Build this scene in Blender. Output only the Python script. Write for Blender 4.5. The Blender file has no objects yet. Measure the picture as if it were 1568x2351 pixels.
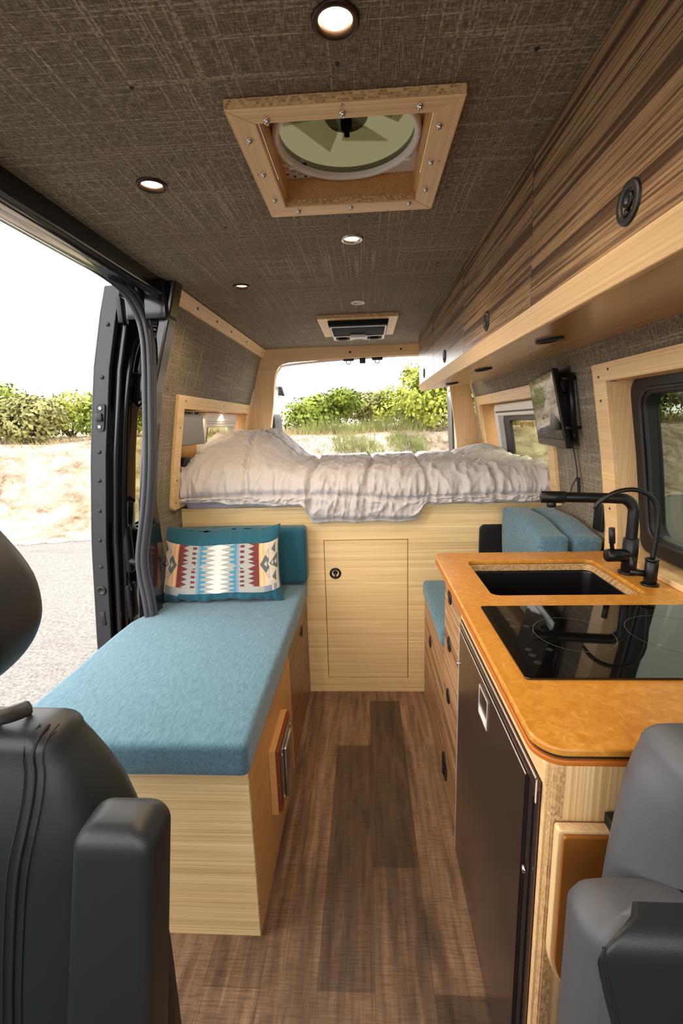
import bpy, bmesh, math, random
from mathutils import Vector, Matrix, noise
random.seed(7)
S = bpy.context.scene
COL = S.collection

# ---------------------------------------------------------------- camera
cam_d = bpy.data.cameras.new('camera'); cam = bpy.data.objects.new('camera', cam_d); COL.objects.link(cam)
cam_d.sensor_fit = 'HORIZONTAL'; cam_d.sensor_width = 24.0; cam_d.lens = 16.0
cam_d.clip_start = 0.02; cam_d.clip_end = 400
def _n(v): return v.normalized()
_yv = _n(Vector((54, 205.5, 1045))); _hd = Vector((1, .029, 0))
_zv = _n(_yv.cross(_hd)); _zv = _zv if _zv.y > 0 else -_zv
_xv = _yv.cross(_zv); _xv = _xv if _xv.x > 0 else -_xv
cam.matrix_world = Matrix(((_xv.x, _xv.y, -_xv.z, 0), (_yv.x, _yv.y, -_yv.z, 0), (_zv.x, _zv.y, -_zv.z, 1.45), (0, 0, 0, 1)))
S.camera = cam

# ---------------------------------------------------------------- world, sun, exposure
S.view_settings.view_transform = 'Standard'; S.view_settings.look = 'None'
S.view_settings.gamma = 1; S.view_settings.use_curve_mapping = False
S.view_settings.exposure = 2.45
W = bpy.data.worlds.new('sky'); S.world = W; W.use_nodes = True
_nt = W.node_tree; _bg = _nt.nodes['Background']; _bg.inputs[0].default_value = (1, .985, .97, 1); _bg.inputs[1].default_value = 1.0
sun_d = bpy.data.lights.new('sun', 'SUN'); sun_d.energy = 1.0; sun_d.angle = .12; sun_d.color = (1, .95, .86)
sun = bpy.data.objects.new('sun', sun_d); COL.objects.link(sun); sun.location = (4, 8, 12)
sun.rotation_euler = (-Vector((.35, .55, 1.0))).to_track_quat('-Z', 'Y').to_euler()
S.cycles.use_denoising = True
S.cycles.max_bounces = 8; S.cycles.diffuse_bounces = 5; S.cycles.glossy_bounces = 4
S.cycles.transparent_max_bounces = 12; S.cycles.sample_clamp_indirect = 6

# ---------------------------------------------------------------- materials
def srgb(r, g, b):
    f = lambda c: (c/255/12.92) if c/255 <= .04045 else ((c/255+.055)/1.055)**2.4
    return (f(r), f(g), f(b), 1)
class NM:
    def __init__(s, name, rough=.5, col=None, metal=0, spec=.5):
        s.m = bpy.data.materials.new(name); s.m.use_nodes = True; s.t = s.m.node_tree
        s.b = s.t.nodes['Principled BSDF']; s.b.inputs['Roughness'].default_value = rough
        s.b.inputs['Metallic'].default_value = metal; s.b.inputs['Specular IOR Level'].default_value = spec
        if col: s.b.inputs['Base Color'].default_value = col
        s.tc = None
    def n(s, typ, **kw):
        x = s.t.nodes.new(typ)
        for k, v in kw.items(): setattr(x, k, v)
        return x
    def l(s, a, b): s.t.links.new(a, b)
    def coord(s, scale=(1, 1, 1), rot=(0, 0, 0)):
        if not s.tc: s.tc = s.n('ShaderNodeTexCoord')
        mp = s.n('ShaderNodeMapping'); mp.inputs['Scale'].default_value = scale; mp.inputs['Rotation'].default_value = rot
        s.l(s.tc.outputs['Object'], mp.inputs[0]); return mp.outputs[0]
    def noise(s, scale, vec, detail=4, rough=.55, dist=0):
        x = s.n('ShaderNodeTexNoise'); x.inputs['Scale'].default_value = scale; x.inputs['Detail'].default_value = detail
        x.inputs['Roughness'].default_value = rough; x.inputs['Distortion'].default_value = dist
        s.l(vec, x.inputs['Vector']); return x.outputs['Fac']
    def ramp(s, fac, stops):
        r = s.n('ShaderNodeValToRGB'); e = r.color_ramp.elements
        while len(e) < len(stops): e.new(.5)
        for i, (p, c) in enumerate(stops): e[i].position = p; e[i].color = c
        s.l(fac, r.inputs[0]); return r.outputs[0]
    def mix(s, fac, a, b, mode='MIX'):
        x = s.n('ShaderNodeMix', data_type='RGBA', blend_type=mode)
        for v, i in ((fac, 0), (a, 6), (b, 7)):
            if hasattr(v, 'links') or isinstance(v, bpy.types.NodeSocket): s.l(v, x.inputs[i])
            else: x.inputs[i].default_value = v
        return x.outputs[2]
    def math(s, op, a, b=0.0):
        x = s.n('ShaderNodeMath', operation=op)
        for v, i in ((a, 0), (b, 1)):
            if isinstance(v, bpy.types.NodeSocket): s.l(v, x.inputs[i])
            else: x.inputs[i].default_value = v
        return x.outputs[0]
    def base(s, c): s.l(c, s.b.inputs['Base Color']); return s
    def bump(s, h, strength=.3, dist=.002):
        x = s.n('ShaderNodeBump'); x.inputs['Strength'].default_value = strength; x.inputs['Distance'].default_value = dist
        s.l(h, x.inputs['Height']); s.l(x.outputs[0], s.b.inputs['Normal']); return s

def plain(name, rgb, rough=.5, metal=0, spec=.5, grain=0):
    M = NM(name, rough, srgb(*rgb), metal, spec)
    if grain:
        h = M.noise(grain, M.coord(), 3); M.bump(h, .25, .001)
    return M.m
def axsc(axis, long, across):
    s = [across]*3; s['xyz'.index(axis)] = long; return tuple(s)
def bamboo(name, axis, tone=((196, 150, 94), (226, 186, 130), (240, 208, 158)), contrast=1.0, rough=.38):
    M = NM(name, rough, spec=.4)
    f1 = M.noise(1.0, M.coord(axsc(axis, 1.2, 260)), 3, .6)
    f2 = M.noise(1.0, M.coord(axsc(axis, .6, 34)), 2, .5)
    c = M.ramp(f1, [(.32, srgb(*tone[0])), (.48, srgb(*tone[1])), (.68, srgb(*tone[2]))])
    d = M.ramp(f2, [(.3, (.80, .76, .70, 1)), (.6, (1, 1, 1, 1))])
    M.base(M.mix(.8*contrast, c, d, 'MULTIPLY')); M.bump(f1, .06, .0005); return M.m
def plyedge(name, axis):       # strand-bamboo edge: little dark dashes along an edge
    M = NM(name, .5)
    sp = M.n('ShaderNodeSeparateXYZ'); M.l(M.coord(), sp.inputs[0]); cb = M.n('ShaderNodeCombineXYZ')
    o = [k for k in 'XYZ' if k != axis.upper()]
    M.l(sp.outputs[axis.upper()], cb.inputs[0]); M.l(M.math('ADD', sp.outputs[o[0]], sp.outputs[o[1]]), cb.inputs[1])
    br = M.n('ShaderNodeTexBrick'); br.inputs['Scale'].default_value = 1; br.inputs['Brick Width'].default_value = .0065; br.inputs['Row Height'].default_value = .0042; br.inputs['Mortar Size'].default_value = .0003
    br.inputs['Color1'].default_value = srgb(150, 112, 70); br.inputs['Color2'].default_value = srgb(214, 176, 124); br.inputs['Mortar'].default_value = srgb(206, 168, 116)
    M.l(cb.outputs[0], br.inputs['Vector']); M.base(br.outputs['Color']); return M.m
def zebra(name, axis, tones, rough=.38, sc=26):
    M = NM(name, rough, spec=.45)
    v = M.coord(axsc(axis, .55, sc)); f1 = M.noise(1.0, v, 6, .66, .12)
    v2 = M.coord(axsc(axis, 3.0, 230)); f2 = M.noise(1.0, v2, 3, .6)
    c = M.ramp(f1, [(.34, srgb(*tones[0])), (.43, srgb(*tones[1])), (.51, srgb(*tones[2])), (.565, srgb(*tones[1])), (.66, srgb(*tones[3]))])
    d = M.ramp(f2, [(.3, (.72, .68, .64, 1)), (.65, (1, 1, 1, 1))])
    M.base(M.mix(.75, c, d, 'MULTIPLY')); M.bump(f2, .06, .0005); return M.m
def tweed(name, plane, dark=(76, 67, 54), mid=(120, 108, 90), light=(168, 155, 133)):
    M = NM(name, .8, spec=.25)
    a, b = plane
    def sc(main, lon, acr):
        s = [1, 1, 1]; s['xyz'.index(main)] = lon
        for k in 'xyz':
            if k != main and k in plane: s['xyz'.index(k)] = acr
        return tuple(s)
    la = M.noise(1.0, M.coord(sc(a, 2.0, 210)), 1, .5); lb = M.noise(1.0, M.coord(sc(b, 2.0, 210)), 1, .5)
    fa = M.noise(1.0, M.coord(sc(a, 60, 420)), 1, .5); fb = M.noise(1.0, M.coord(sc(b, 60, 420)), 1, .5)
    ta = M.ramp(la, [(.575, (0, 0, 0, 1)), (.66, (1, 1, 1, 1))]); tb = M.ramp(lb, [(.575, (0, 0, 0, 1)), (.66, (1, 1, 1, 1))])
    fine = M.math('MULTIPLY', fa, fb)
    base = M.ramp(fine, [(.14, srgb(*dark)), (.27, srgb(*mid)), (.42, srgb(*light))])
    warm = M.ramp(M.noise(14, M.coord(), 2), [(.35, srgb(116, 102, 82)), (.65, srgb(104, 98, 88))])
    base = M.mix(.35, base, warm)
    th = M.math('MAXIMUM', ta, tb)
    th = M.math('MULTIPLY', th, M.ramp(M.noise(150, M.coord(), 1), [(.40, (.12, .12, .12, 1)), (.58, (1, 1, 1, 1))]))
    M.base(M.mix(M.math('MULTIPLY', th, .5), base, srgb(200, 188, 162))); M.bump(fine, .4, .001); return M.m
def cloth(name, c1, c2, sc=500, rough=.9, sheen=.25, bump=.25, wr=0):
    M = NM(name, rough, spec=.2)
    f = M.noise(sc, M.coord((1, 1, 1)), 3, .7)
    f2 = M.noise(sc*.25, M.coord((1, .25, 1)), 3, .7)
    k = M.math('MULTIPLY_ADD', f, .6); k.node.inputs[2].default_value = 0; k = M.math('ADD', k, M.math('MULTIPLY', f2, .4))
    M.base(M.ramp(k, [(.38, srgb(*c1)), (.62, srgb(*c2))]))
    M.b.inputs['Sheen Weight'].default_value = sheen
    h = f
    if wr: h = M.math('ADD', M.math('MULTIPLY', f, .06), M.noise(wr, M.coord((1, 1, 1)), 4, .6, .8))
    M.bump(h, bump, .001 if not wr else .012); return M.m
def glass(name, tint, mixf=.85, rough=0.0):
    M = NM(name, rough); t = M.t
    tr = M.n('ShaderNodeBsdfTransparent'); tr.inputs[0].default_value = tint
    gl = M.n('ShaderNodeBsdfGlossy'); gl.inputs['Roughness'].default_value = .01
    fq = M.n('ShaderNodeFresnel'); fq.inputs[0].default_value = 1.45; ge = M.n('ShaderNodeNewGeometry')
    fr = M.math('MULTIPLY', fq.outputs[0], M.math('SUBTRACT', 1.0, ge.outputs['Backfacing'])).node
    mx = M.n('ShaderNodeMixShader'); M.l(fr.outputs[0], mx.inputs[0]); M.l(tr.outputs[0], mx.inputs[1]); M.l(gl.outputs[0], mx.inputs[2])
    M.l(mx.outputs[0], t.nodes['Material Output'].inputs[0]); return M.m
def emit(name, col, st):
    M = NM(name, .5, col); M.b.inputs['Emission Color'].default_value = col; M.b.inputs['Emission Strength'].default_value = st; return M.m

BAM_X = bamboo('bamboo_grain_x', 'x', ((212, 172, 114), (238, 206, 150), (247, 222, 174))); BAM_Y = bamboo('bamboo_grain_y', 'y'); BAM_Z = bamboo('bamboo_grain_z', 'z')
WT = ((214, 174, 122), (228, 190, 138), (238, 204, 156))
TRIM_X = bamboo('blond_trim_x', 'x', WT, .6); TRIM_Y = bamboo('blond_trim_y', 'y', WT, .6); TRIM_Z = bamboo('blond_trim_z', 'z', WT, .6)
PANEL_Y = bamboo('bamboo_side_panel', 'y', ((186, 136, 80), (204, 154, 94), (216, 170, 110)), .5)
EDGE_X = plyedge('ply_edge_x', 'x'); EDGE_Y = plyedge('ply_edge_y', 'y'); EDGE_Z = plyedge('ply_edge_z', 'z')
SOFFIT = bamboo('soffit_veneer', 'y', ((176, 136, 88), (194, 154, 104), (206, 168, 118)), .4, .2)
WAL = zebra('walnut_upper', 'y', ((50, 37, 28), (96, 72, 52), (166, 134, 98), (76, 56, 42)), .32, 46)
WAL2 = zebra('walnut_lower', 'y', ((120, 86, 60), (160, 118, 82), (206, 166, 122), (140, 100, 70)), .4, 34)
TW_XY = tweed('tweed_ceiling', 'xy'); TW_YZ = tweed('tweed_wall', 'yz', (90, 82, 67), (130, 119, 100))
BLK = plain('black_plastic', (17, 17, 18), .5); BLKM = plain('matte_black_metal', (16, 16, 17), .38, .3)
GLB = plain('black_gloss_paint', (22, 22, 25), .12, 0, .6); CHAR = plain('charcoal_paint', (34, 34, 38), .35, 0, .5, 900)
RUB = plain('black_rubber', (34, 34, 37), .45); SEAL = plain('door_seal_rubber', (62, 62, 68), .4, 0, .5)
STEEL = plain('steel', (190, 188, 184), .25, 1); CHROME = plain('chrome', (225, 225, 225), .12, 1)
DRED = plain('dark_red_brown_plate', (128, 58, 24), .45)
BRNZ = plain('dark_bronze', (58, 44, 36), .35, .7); WHP = plain('white_plastic', (226, 220, 214), .4)
GREYP = plain('grey_panel', (128, 124, 112), .6); VOID = plain('cavity_black', (8, 8, 8), .9)
TEAL = cloth('teal_fabric', (54, 90, 106), (97, 132, 148), 520)
TEALD = cloth('deep_teal_fabric', (22, 72, 90), (38, 92, 108), 700)
DUV = cloth('comforter_cotton', (186, 180, 179), (197, 191, 190), 400, .8, .2, .5, 30)
LAV = cloth('mattress_cover', (186, 182, 205), (198, 194, 214), 500)
SEATL = plain('seat_leather', (36, 36, 38), .42, 0, .45, 700); SEATB = plain('seat_bolster_leather', (29, 33, 35), .45, 0, .45, 700)
SEATLIT = plain('seat_leather_lit', (74, 75, 79), .5, 0, .4, 700); STITCH = plain('seam_thread', (22, 22, 24), .7)  # lit copy of the dark seat leather: light painted into the driver seat
def _counter():
    M = NM('amber_paper_composite', .32, spec=.45)
    f = M.noise(55, M.coord(), 5, .65, .6); f2 = M.noise(9, M.coord(), 2)
    c = M.ramp(f, [(.32, srgb(168, 106, 30)), (.5, srgb(186, 126, 44)), (.62, srgb(198, 142, 60)), (.74, srgb(220, 174, 100))])
    M.base(M.mix(.25, c, M.ramp(f2, [(.3, srgb(190, 122, 40)), (.7, srgb(216, 150, 62))]))); M.bump(f, .04, .0005); return M.m
AMB = _counter(); AMBD = plain('amber_edge', (176, 96, 26), .4)
def _cook():
    M = NM('black_ceran_glass', .03, srgb(9, 9, 10), 0, .9); return M.m
CERAN = _cook()
def _fr():
    M = NM('bronze_fridge_door', .2, srgb(96, 79, 70), .75, .5); return M.m
FRG = _fr()
SCREEN = NM('tv_screen', .03, srgb(8, 8, 9), .0, 1.0).m
WGL = glass('tinted_window_glass', (.36, .38, .33, 1)); CLGL = glass('light_tinted_glass', (.66, .67, .52, 1))
SMOKE = glass('smoked_acrylic', (.24, .23, .15, 1))
EDGM = plain('polished_edging', (214, 206, 198), .25, .2)
def _floor():
    M = NM('rustic_vinyl_planks', .42, spec=.35)
    br = M.n('ShaderNodeTexBrick'); br.offset = .37; br.inputs['Scale'].default_value = 1
    br.inputs['Brick Width'].default_value = .92; br.inputs['Row Height'].default_value = .152; br.inputs['Mortar Size'].default_value = .0009
    br.inputs['Color1'].default_value = (0, 0, 0, 1); br.inputs['Color2'].default_value = (1, 1, 1, 1); br.inputs['Mortar'].default_value = (.5, .5, .5, 1)
    M.l(M.coord((1, 1, 1), (0, 0, math.pi/2)), br.inputs['Vector'])
    f = M.noise(1, M.coord((42, 3.2, 1)), 5, .6, .6); saw = M.noise(1, M.coord((16, 210, 1)), 3, .65); fine = M.noise(1, M.coord((260, 14, 1)), 3, .6)
    big = M.noise(1, M.coord((6, 1.6, 1)), 3, .6, .5)
    c = M.ramp(f, [(.28, srgb(84, 65, 52)), (.44, srgb(112, 89, 71)), (.58, srgb(130, 104, 83)), (.76, srgb(156, 127, 103))])
    c = M.mix(.9, c, M.ramp(br.outputs['Color'], [(.0, (.38, .37, .36, 1)), (.5, (.82, .81, .80, 1)), (1, (1.3, 1.27, 1.22, 1))]), 'MULTIPLY')
    c = M.mix(.7, c, M.ramp(saw, [(.36, (.55, .54, .53, 1)), (.52, (1, 1, 1, 1)), (.70, (1.3, 1.27, 1.22, 1))]), 'MULTIPLY')
    c = M.mix(.8, c, M.ramp(big, [(.34, (.40, .39, .39, 1)), (.48, (.92, .92, .92, 1)), (.66, (1.15, 1.13, 1.1, 1))]), 'MULTIPLY')
    c = M.mix(.6, c, M.ramp(fine, [(.3, (.75, .75, .75, 1)), (.6, (1, 1, 1, 1))]), 'MULTIPLY')
    c = M.mix(M.math('MULTIPLY', br.outputs['Fac'], .6), c, srgb(56, 42, 34))
    M.base(c); M.bump(saw, .12, .001); return M.m
FLOOR = _floor()

# ---------------------------------------------------------------- mesh helpers
class MB:
    """collects shapes into one bmesh; every shape may carry a material index"""
    def __init__(s): s.b = bmesh.new(); s.mi = 0
    def _new(s, before, mi, smooth=False):
        for f in list(s.b.faces)[before:]: f.material_index = mi; f.smooth = smooth
    def box(s, x0, x1, y0, y1, z0, z1, r=0, seg=2, mi=0, smooth=None, fn=None):
        t = bmesh.new(); bmesh.ops.create_cube(t, size=1)
        for v in t.verts: v.co = Vector(((x0+x1)/2+v.co.x*(x1-x0), (y0+y1)/2+v.co.y*(y1-y0), (z0+z1)/2+v.co.z*(z1-z0)))
        if r > 0: bmesh.ops.bevel(t, geom=list(t.edges), offset=r, segments=seg, profile=.5, affect='EDGES')
        s.merge(t, mi, (r > 0 and seg > 1) if smooth is None else smooth, fn); return s
    def merge(s, t, mi=0, smooth=False, fn=None, mat=None):
        vm = {}
        for v in t.verts:
            c = v.co.copy()
            if fn: c = Vector(fn(c))
            if mat: c = mat @ c
            vm[v] = s.b.verts.new(c)
        for f in t.faces:
            try: g = s.b.faces.new([vm[v] for v in f.verts]); g.material_index = mi if mi is not None else f.material_index; g.smooth = smooth
            except ValueError: pass
        t.free(); return s
    def hexa(s, p, mi=0, r=0, seg=2):     # 8 corners: bottom 4 ccw, top 4 ccw
        t = bmesh.new(); v = [t.verts.new(q) for q in p]
        for a in ((3, 2, 1, 0), (4, 5, 6, 7), (0, 1, 5, 4), (1, 2, 6, 5), (2, 3, 7, 6), (3, 0, 4, 7)): t.faces.new([v[i] for i in a])
        bmesh.ops.recalc_face_normals(t, faces=t.faces)
        if r: bmesh.ops.bevel(t, geom=list(t.edges), offset=r, segments=seg, profile=.5, affect='EDGES')
        return s.merge(t, mi, bool(r) and seg > 1)
    def lathe(s, c, axis, prof, n=28, mi=0, smooth=True):   # prof [(r,h)] along axis from c
        ax = Vector(axis).normalized(); u = ax.orthogonal().normalized(); w = ax.cross(u); c = Vector(c); rings = []
        for r, h in prof:
            if r < 1e-6: rings.append([s.b.verts.new(c+ax*h)])
            else: rings.append([s.b.verts.new(c+ax*h+(u*math.cos(2*math.pi*k/n)+w*math.sin(2*math.pi*k/n))*r) for k in range(n)])
        for A, B in zip(rings, rings[1:]):
            for k in range(n):
                k2 = (k+1) % n
                if len(A) == 1 and len(B) == 1: break
                vs = [A[0], B[k2], B[k]] if len(A) == 1 else ([A[k], A[k2], B[0]] if len(B) == 1 else [A[k], A[k2], B[k2], B[k]])
                f = s.b.faces.new(vs); f.material_index = mi; f.smooth = smooth
        return s
    def cyl(s, c, axis, r, h, n=24, mi=0, bev=0):
        if bev: return s.lathe(c, axis, [(0, 0), (r-bev, 0), (r, bev), (r, h-bev), (r-bev, h), (0, h)], n, mi)
        s.lathe(c, axis, [(0, 0), (r, 0)], n, mi, False); s.lathe(c, axis, [(r, 0), (r, h)], n, mi, True); return s.lathe(c, axis, [(r, h), (0, h)], n, mi, False)
    def tube(s, pts, r, n=12, mi=0, rz=None, closed=False):
        P = [Vector(p) for p in pts]; rings = []; up = None
        for i, p in enumerate(P):
            a = P[max(i-1, 0)]; b = P[min(i+1, len(P)-1)]
            if closed: a = P[i-1]; b = P[(i+1) % len(P)]
            t = (b-a).normalized()
            if up is None: up = t.orthogonal().normalized() if rz is None else Vector(rz)
            up = (up - t*up.dot(t)).normalized(); w = t.cross(up)
            rr = r[i] if isinstance(r, (list, tuple)) else r
            r1, r2 = rr if isinstance(rr, tuple) else (rr, rr)
            rings.append([s.b.verts.new(p+up*math.cos(2*math.pi*k/n)*r1+w*math.sin(2*math.pi*k/n)*r2) for k in range(n)])
        pr = list(zip(rings, rings[1:])) + ([(rings[-1], rings[0])] if closed else [])
        for A, B in pr:
            for k in range(n):
                k2 = (k+1) % n; f = s.b.faces.new([A[k], A[k2], B[k2], B[k]]); f.material_index = mi; f.smooth = True
        if not closed:
            for R_, rev in ((rings[0], True), (rings[-1], False)):
                f = s.b.faces.new(R_[::-1] if rev else R_); f.material_index = mi
        return s
    def loft(s, rings, mi=0, smooth=True, closed=True, caps=True):
        V = [[s.b.verts.new(p) for p in R_] for R_ in rings]; n = len(V[0])
        for A, B in zip(V, V[1:]):
            for k in range(n if closed else n-1):
                k2 = (k+1) % n; f = s.b.faces.new([A[k], A[k2], B[k2], B[k]]); f.material_index = mi; f.smooth = smooth
        if caps and closed:
            s.b.faces.new(V[0][::-1]).material_index = mi; s.b.faces.new(V[-1]).material_index = mi
        return s
    def plate(s, outline, holes, th, fn, mi=0, bevel=0, cuts=(), smooth=False):
        """flat plate from a 2-D outline with holes; fn maps (u,v,w) to the world; cuts: v-values where it is sliced"""
        cu = bpy.data.curves.new('t', 'CURVE'); cu.dimensions = '2D'; cu.fill_mode = 'BOTH'; cu.extrude = th/2-bevel; cu.bevel_depth = bevel; cu.bevel_resolution = 1
        for pl in [outline]+list(holes):
            sp = cu.splines.new('POLY'); sp.points.add(len(pl)-1)
            for p, q in zip(sp.points, pl): p.co = (q[0], q[1], 0, 1)
            sp.use_cyclic_u = True
        o = bpy.data.objects.new('t', cu); COL.objects.link(o); bpy.context.view_layer.update()
        me = bpy.data.meshes.new_from_object(o.evaluated_get(bpy.context.evaluated_depsgraph_get()))
        t = bmesh.new(); t.from_mesh(me); bpy.data.objects.remove(o); bpy.data.curves.remove(cu); bpy.data.meshes.remove(me)
        for c in cuts: bmesh.ops.bisect_plane(t, geom=list(t.verts)+list(t.edges)+list(t.faces), plane_co=(0, c, 0), plane_no=(0, 1, 0))
        bmesh.ops.remove_doubles(t, verts=t.verts, dist=1e-6)
        return s.merge(t, mi, smooth, lambda v: fn(v.x, v.y, v.z))
    def obj(s, name, mats, parent=None, kind=None, recalc=True):
        if recalc: bmesh.ops.recalc_face_normals(s.b, faces=s.b.faces)
        me = bpy.data.meshes.new(name); off = Vector((0, 0, 0))
        if parent is not None:
            q = parent
            while q is not None: off += Vector(q.location); q = q.parent
        for v in s.b.verts: v.co -= off
        s.b.to_mesh(me); s.b.free()
        for m in (mats if isinstance(mats, (list, tuple)) else [mats]): me.materials.append(m)
        o = bpy.data.objects.new(name, me); COL.objects.link(o); o.parent = parent
        if kind: o['kind'] = kind
        return o
def tag(o, label, cat, group=None):
    o['label'] = label; o['category'] = cat
    if group: o['group'] = group
    return o
def thing(name, label, cat, loc, group=None):
    o = bpy.data.objects.new(name, None); COL.objects.link(o); o.location = loc; o.empty_display_size = .05
    return tag(o, label, cat, group)
def dup(root, loc, label, group=None):
    r = root.copy(); COL.objects.link(r); r.location = loc; r['label'] = label
    if group: r['group'] = group
    for ch in root.children:
        c = ch.copy(); COL.objects.link(c); c.parent = r
        for g in ch.children: d = g.copy(); COL.objects.link(d); d.parent = c
    return r
def rrect(u0, u1, v0, v1, r, n=6):
    if not isinstance(r, (list, tuple)): r = (r,)*4      # corners: (u0,v0) (u1,v0) (u1,v1) (u0,v1)
    out = []
    for (cx, cy, a0), q in zip(((u0, v0, 180), (u1, v0, 270), (u1, v1, 0), (u0, v1, 90)), r):
        if q <= 0: out.append((cx, cy)); continue
        ox = cx+(q if cx == u0 else -q); oy = cy+(q if cy == v0 else -q)
        for k in range(n+1):
            a = math.radians(a0+90*k/n); out.append((ox+q*math.cos(a), oy+q*math.sin(a)))
    return out
def lerp_tab(tab, z):
    if z <= tab[0][0]: return tab[0][1]
    for (a, b), (c, d) in zip(tab, tab[1:]):
        if z <= c: return b+(d-b)*(z-a)/(c-a)
    return tab[-1][1]
def smooth_tab(pts, k=6):      # Catmull-Rom through points
    P = [Vector(p) for p in pts]; out = []
    for i in range(len(P)-1):
        p0, p1, p2, p3 = P[max(i-1, 0)], P[i], P[i+1], P[min(i+2, len(P)-1)]
        for j in range(k):
            t = j/k; out.append(.5*((2*p1)+(-p0+p2)*t+(2*p0-5*p1+4*p2-p3)*t*t+(-p0+3*p1-3*p2+p3)*t**3))
    out.append(P[-1]); return out
HW = [(0, .945), (.70, .940), (1.04, .932), (1.30, .895), (1.60, .842), (1.97, .725), (2.02, .712)]
CUTS = (.70, 1.04, 1.17, 1.30, 1.45, 1.60, 1.72, 1.84)
hw = lambda z: lerp_tab(HW, z)
def LW(off=0): return lambda u, v, w: (-.025-hw(v)+off+w, u, v)      # left wall, u=y v=z, off inwards
def RW(off=0): return lambda u, v, w: (-.025+hw(v)-off-w, u, v)
def screw(mb, p, ax, r=.004, h=.0018): mb.lathe(p, ax, [(r, 0), (r*.9, h*.7), (r*.45, h), (r*.4, h*.55), (0, h*.55)], 12)

# ================================================================ STRUCTURE
m = MB(); m.box(-1.02, .96, -1.0, 2.3, -.03, 0); m.obj('floor', FLOOR, kind='structure')
m = MB(); m.box(-1.04, .99, -1.0, 3.62, -.12, -.032); m.obj('floor', CHAR, kind='structure')

# ceiling: three fabric panels with fine joints, holes for the fan and the vent
m = MB(); CZ = lambda u, v, w: (u, v, 2.006+w)
circ = lambda cx, cy, r, n=28: [(cx+r*math.cos(2*math.pi*k/n), cy+r*math.sin(2*math.pi*k/n)) for k in range(n)]
DL = [(-.031, .751, .034, 'b'), (-.479, 1.148, .034, 'd'), (-.030, 1.520, .034, 's'), (-.483, 1.941, .034, 'd2'), (-.022, 2.269, .034, 'o'), (-.019, 3.19, .034, 'o2')]
m.plate([(-.755, -.25), (.40, -.25), (.40, 1.795), (-.755, 1.925)], [rrect(-.197, .144, .922, 1.266, .004)[::-1]]+[circ(x, y, .026)[::-1] for x, y, r, k in DL[:3]], .012, CZ)
m.plate([(-.755, 1.928), (.40, 1.798), (.40, 3.0), (-.755, 3.325)], [rrect(-.19, .135, 2.56, 2.97, .004)[::-1]]+[circ(x, y, .026)[::-1] for x, y, r, k in DL[3:5]], .012, CZ)
m.plate([(-.755, 3.329), (.40, 3.004), (.40, 3.62), (-.755, 3.62)], [circ(DL[5][0], DL[5][1], .026)[::-1]], .012, CZ)
ceiling = m.obj('ceiling', TW_XY, kind='structure')
m = MB()
m.plate([(-.80, -.3), (.80, -.3), (.80, 3.62), (-.80, 3.62)], [rrect(-.21, .155, .925, 1.335, .01)[::-1]], .02, lambda u, v, w: (u, v, 2.045+w)); m.obj('ceiling', VOID, kind='structure')
m = MB(); m.plate([(-.90, -1.0), (.86, -1.0), (.86, 3.64), (-.90, 3.64)], [rrect(-.25, .20, .86, 1.50, .03)[::-1]], .02, lambda u, v, w: (u, v, 2.15+w)); m.obj('ceiling', CHAR, kind='structure')
for x, y in ((-0.372, 0.849), (-0.033, 0.830), (0.271, 0.829), (-0.384, 1.396), (-0.031, 1.367), (0.263, 1.374), (-0.722, 1.459), (-0.715, 1.888), (-0.379, 1.819), (-0.391, 1.849), (-0.037, 1.771), (-0.036, 1.809), (0.269, 1.778), (0.271, 1.810), (-0.022, 2.376), (-0.380, 2.429), (0.283, 2.403), (-0.650, 2.560), (-0.362, 3.078), (0.303, 3.014), (-0.720, 3.210)):
    m = MB(); screw(m, (x, y, 2.0004), (0, 0, -1), .0042); m.obj('screw', BLK, ceiling)

# side walls (fabric panels over the steel body)
m = MB()
lw_out = [(1.90, .45), (3.56, .45), (3.56, 1.99), (1.90, 1.99)]
m.plate(lw_out, [rrect(2.19, 3.42, 1.09, 1.54, .01)[::-1]], .02, LW(-.01), cuts=CUTS)
m.box(-.985, -.965, 1.90, 2.3, 0, .47)
wall_left = m.obj('wall_left', TW_YZ, kind='structure')
WS = [(2.02, 1.62), (2.36, 1.50+.14), (2.62, 1.60+.02), (2.9, 1.62), (3.2, 1.62), (1.97, 1.33), (1.95, 1.12)]
for y, z in WS:
    m = MB(); screw(m, (-.025-hw(z)+.0005, y, z), (1, 0, 0), .004); m.obj('screw', BLK, wall_left)
m = MB()
rw_out = [(-.35, 0), (3.56, 0), (3.56, 1.86), (-.35, 1.86)]
m.plate(rw_out, [rrect(.66, 1.625, .965, 1.565, .01)[::-1], rrect(2.20, 3.36, 1.10, 1.55, .01)[::-1]], .02, RW(-.01), cuts=CUTS)
m.obj('wall_right', TW_YZ, kind='structure')
m = MB(); xz = lambda z: -.025+hw(z)-.0004
m.hexa([(xz(1.63), 1.985, 1.63), (xz(1.63)+.002, 1.985, 1.63), (xz(1.63)+.002, 1.9868, 1.63), (xz(1.63), 1.9868, 1.63), (xz(1.70), 1.985, 1.70), (xz(1.70)+.002, 1.985, 1.70), (xz(1.70)+.002, 1.9868, 1.70), (xz(1.70), 1.9868, 1.70)]); m.obj('trim_9', BLK, kind='structure')
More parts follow.
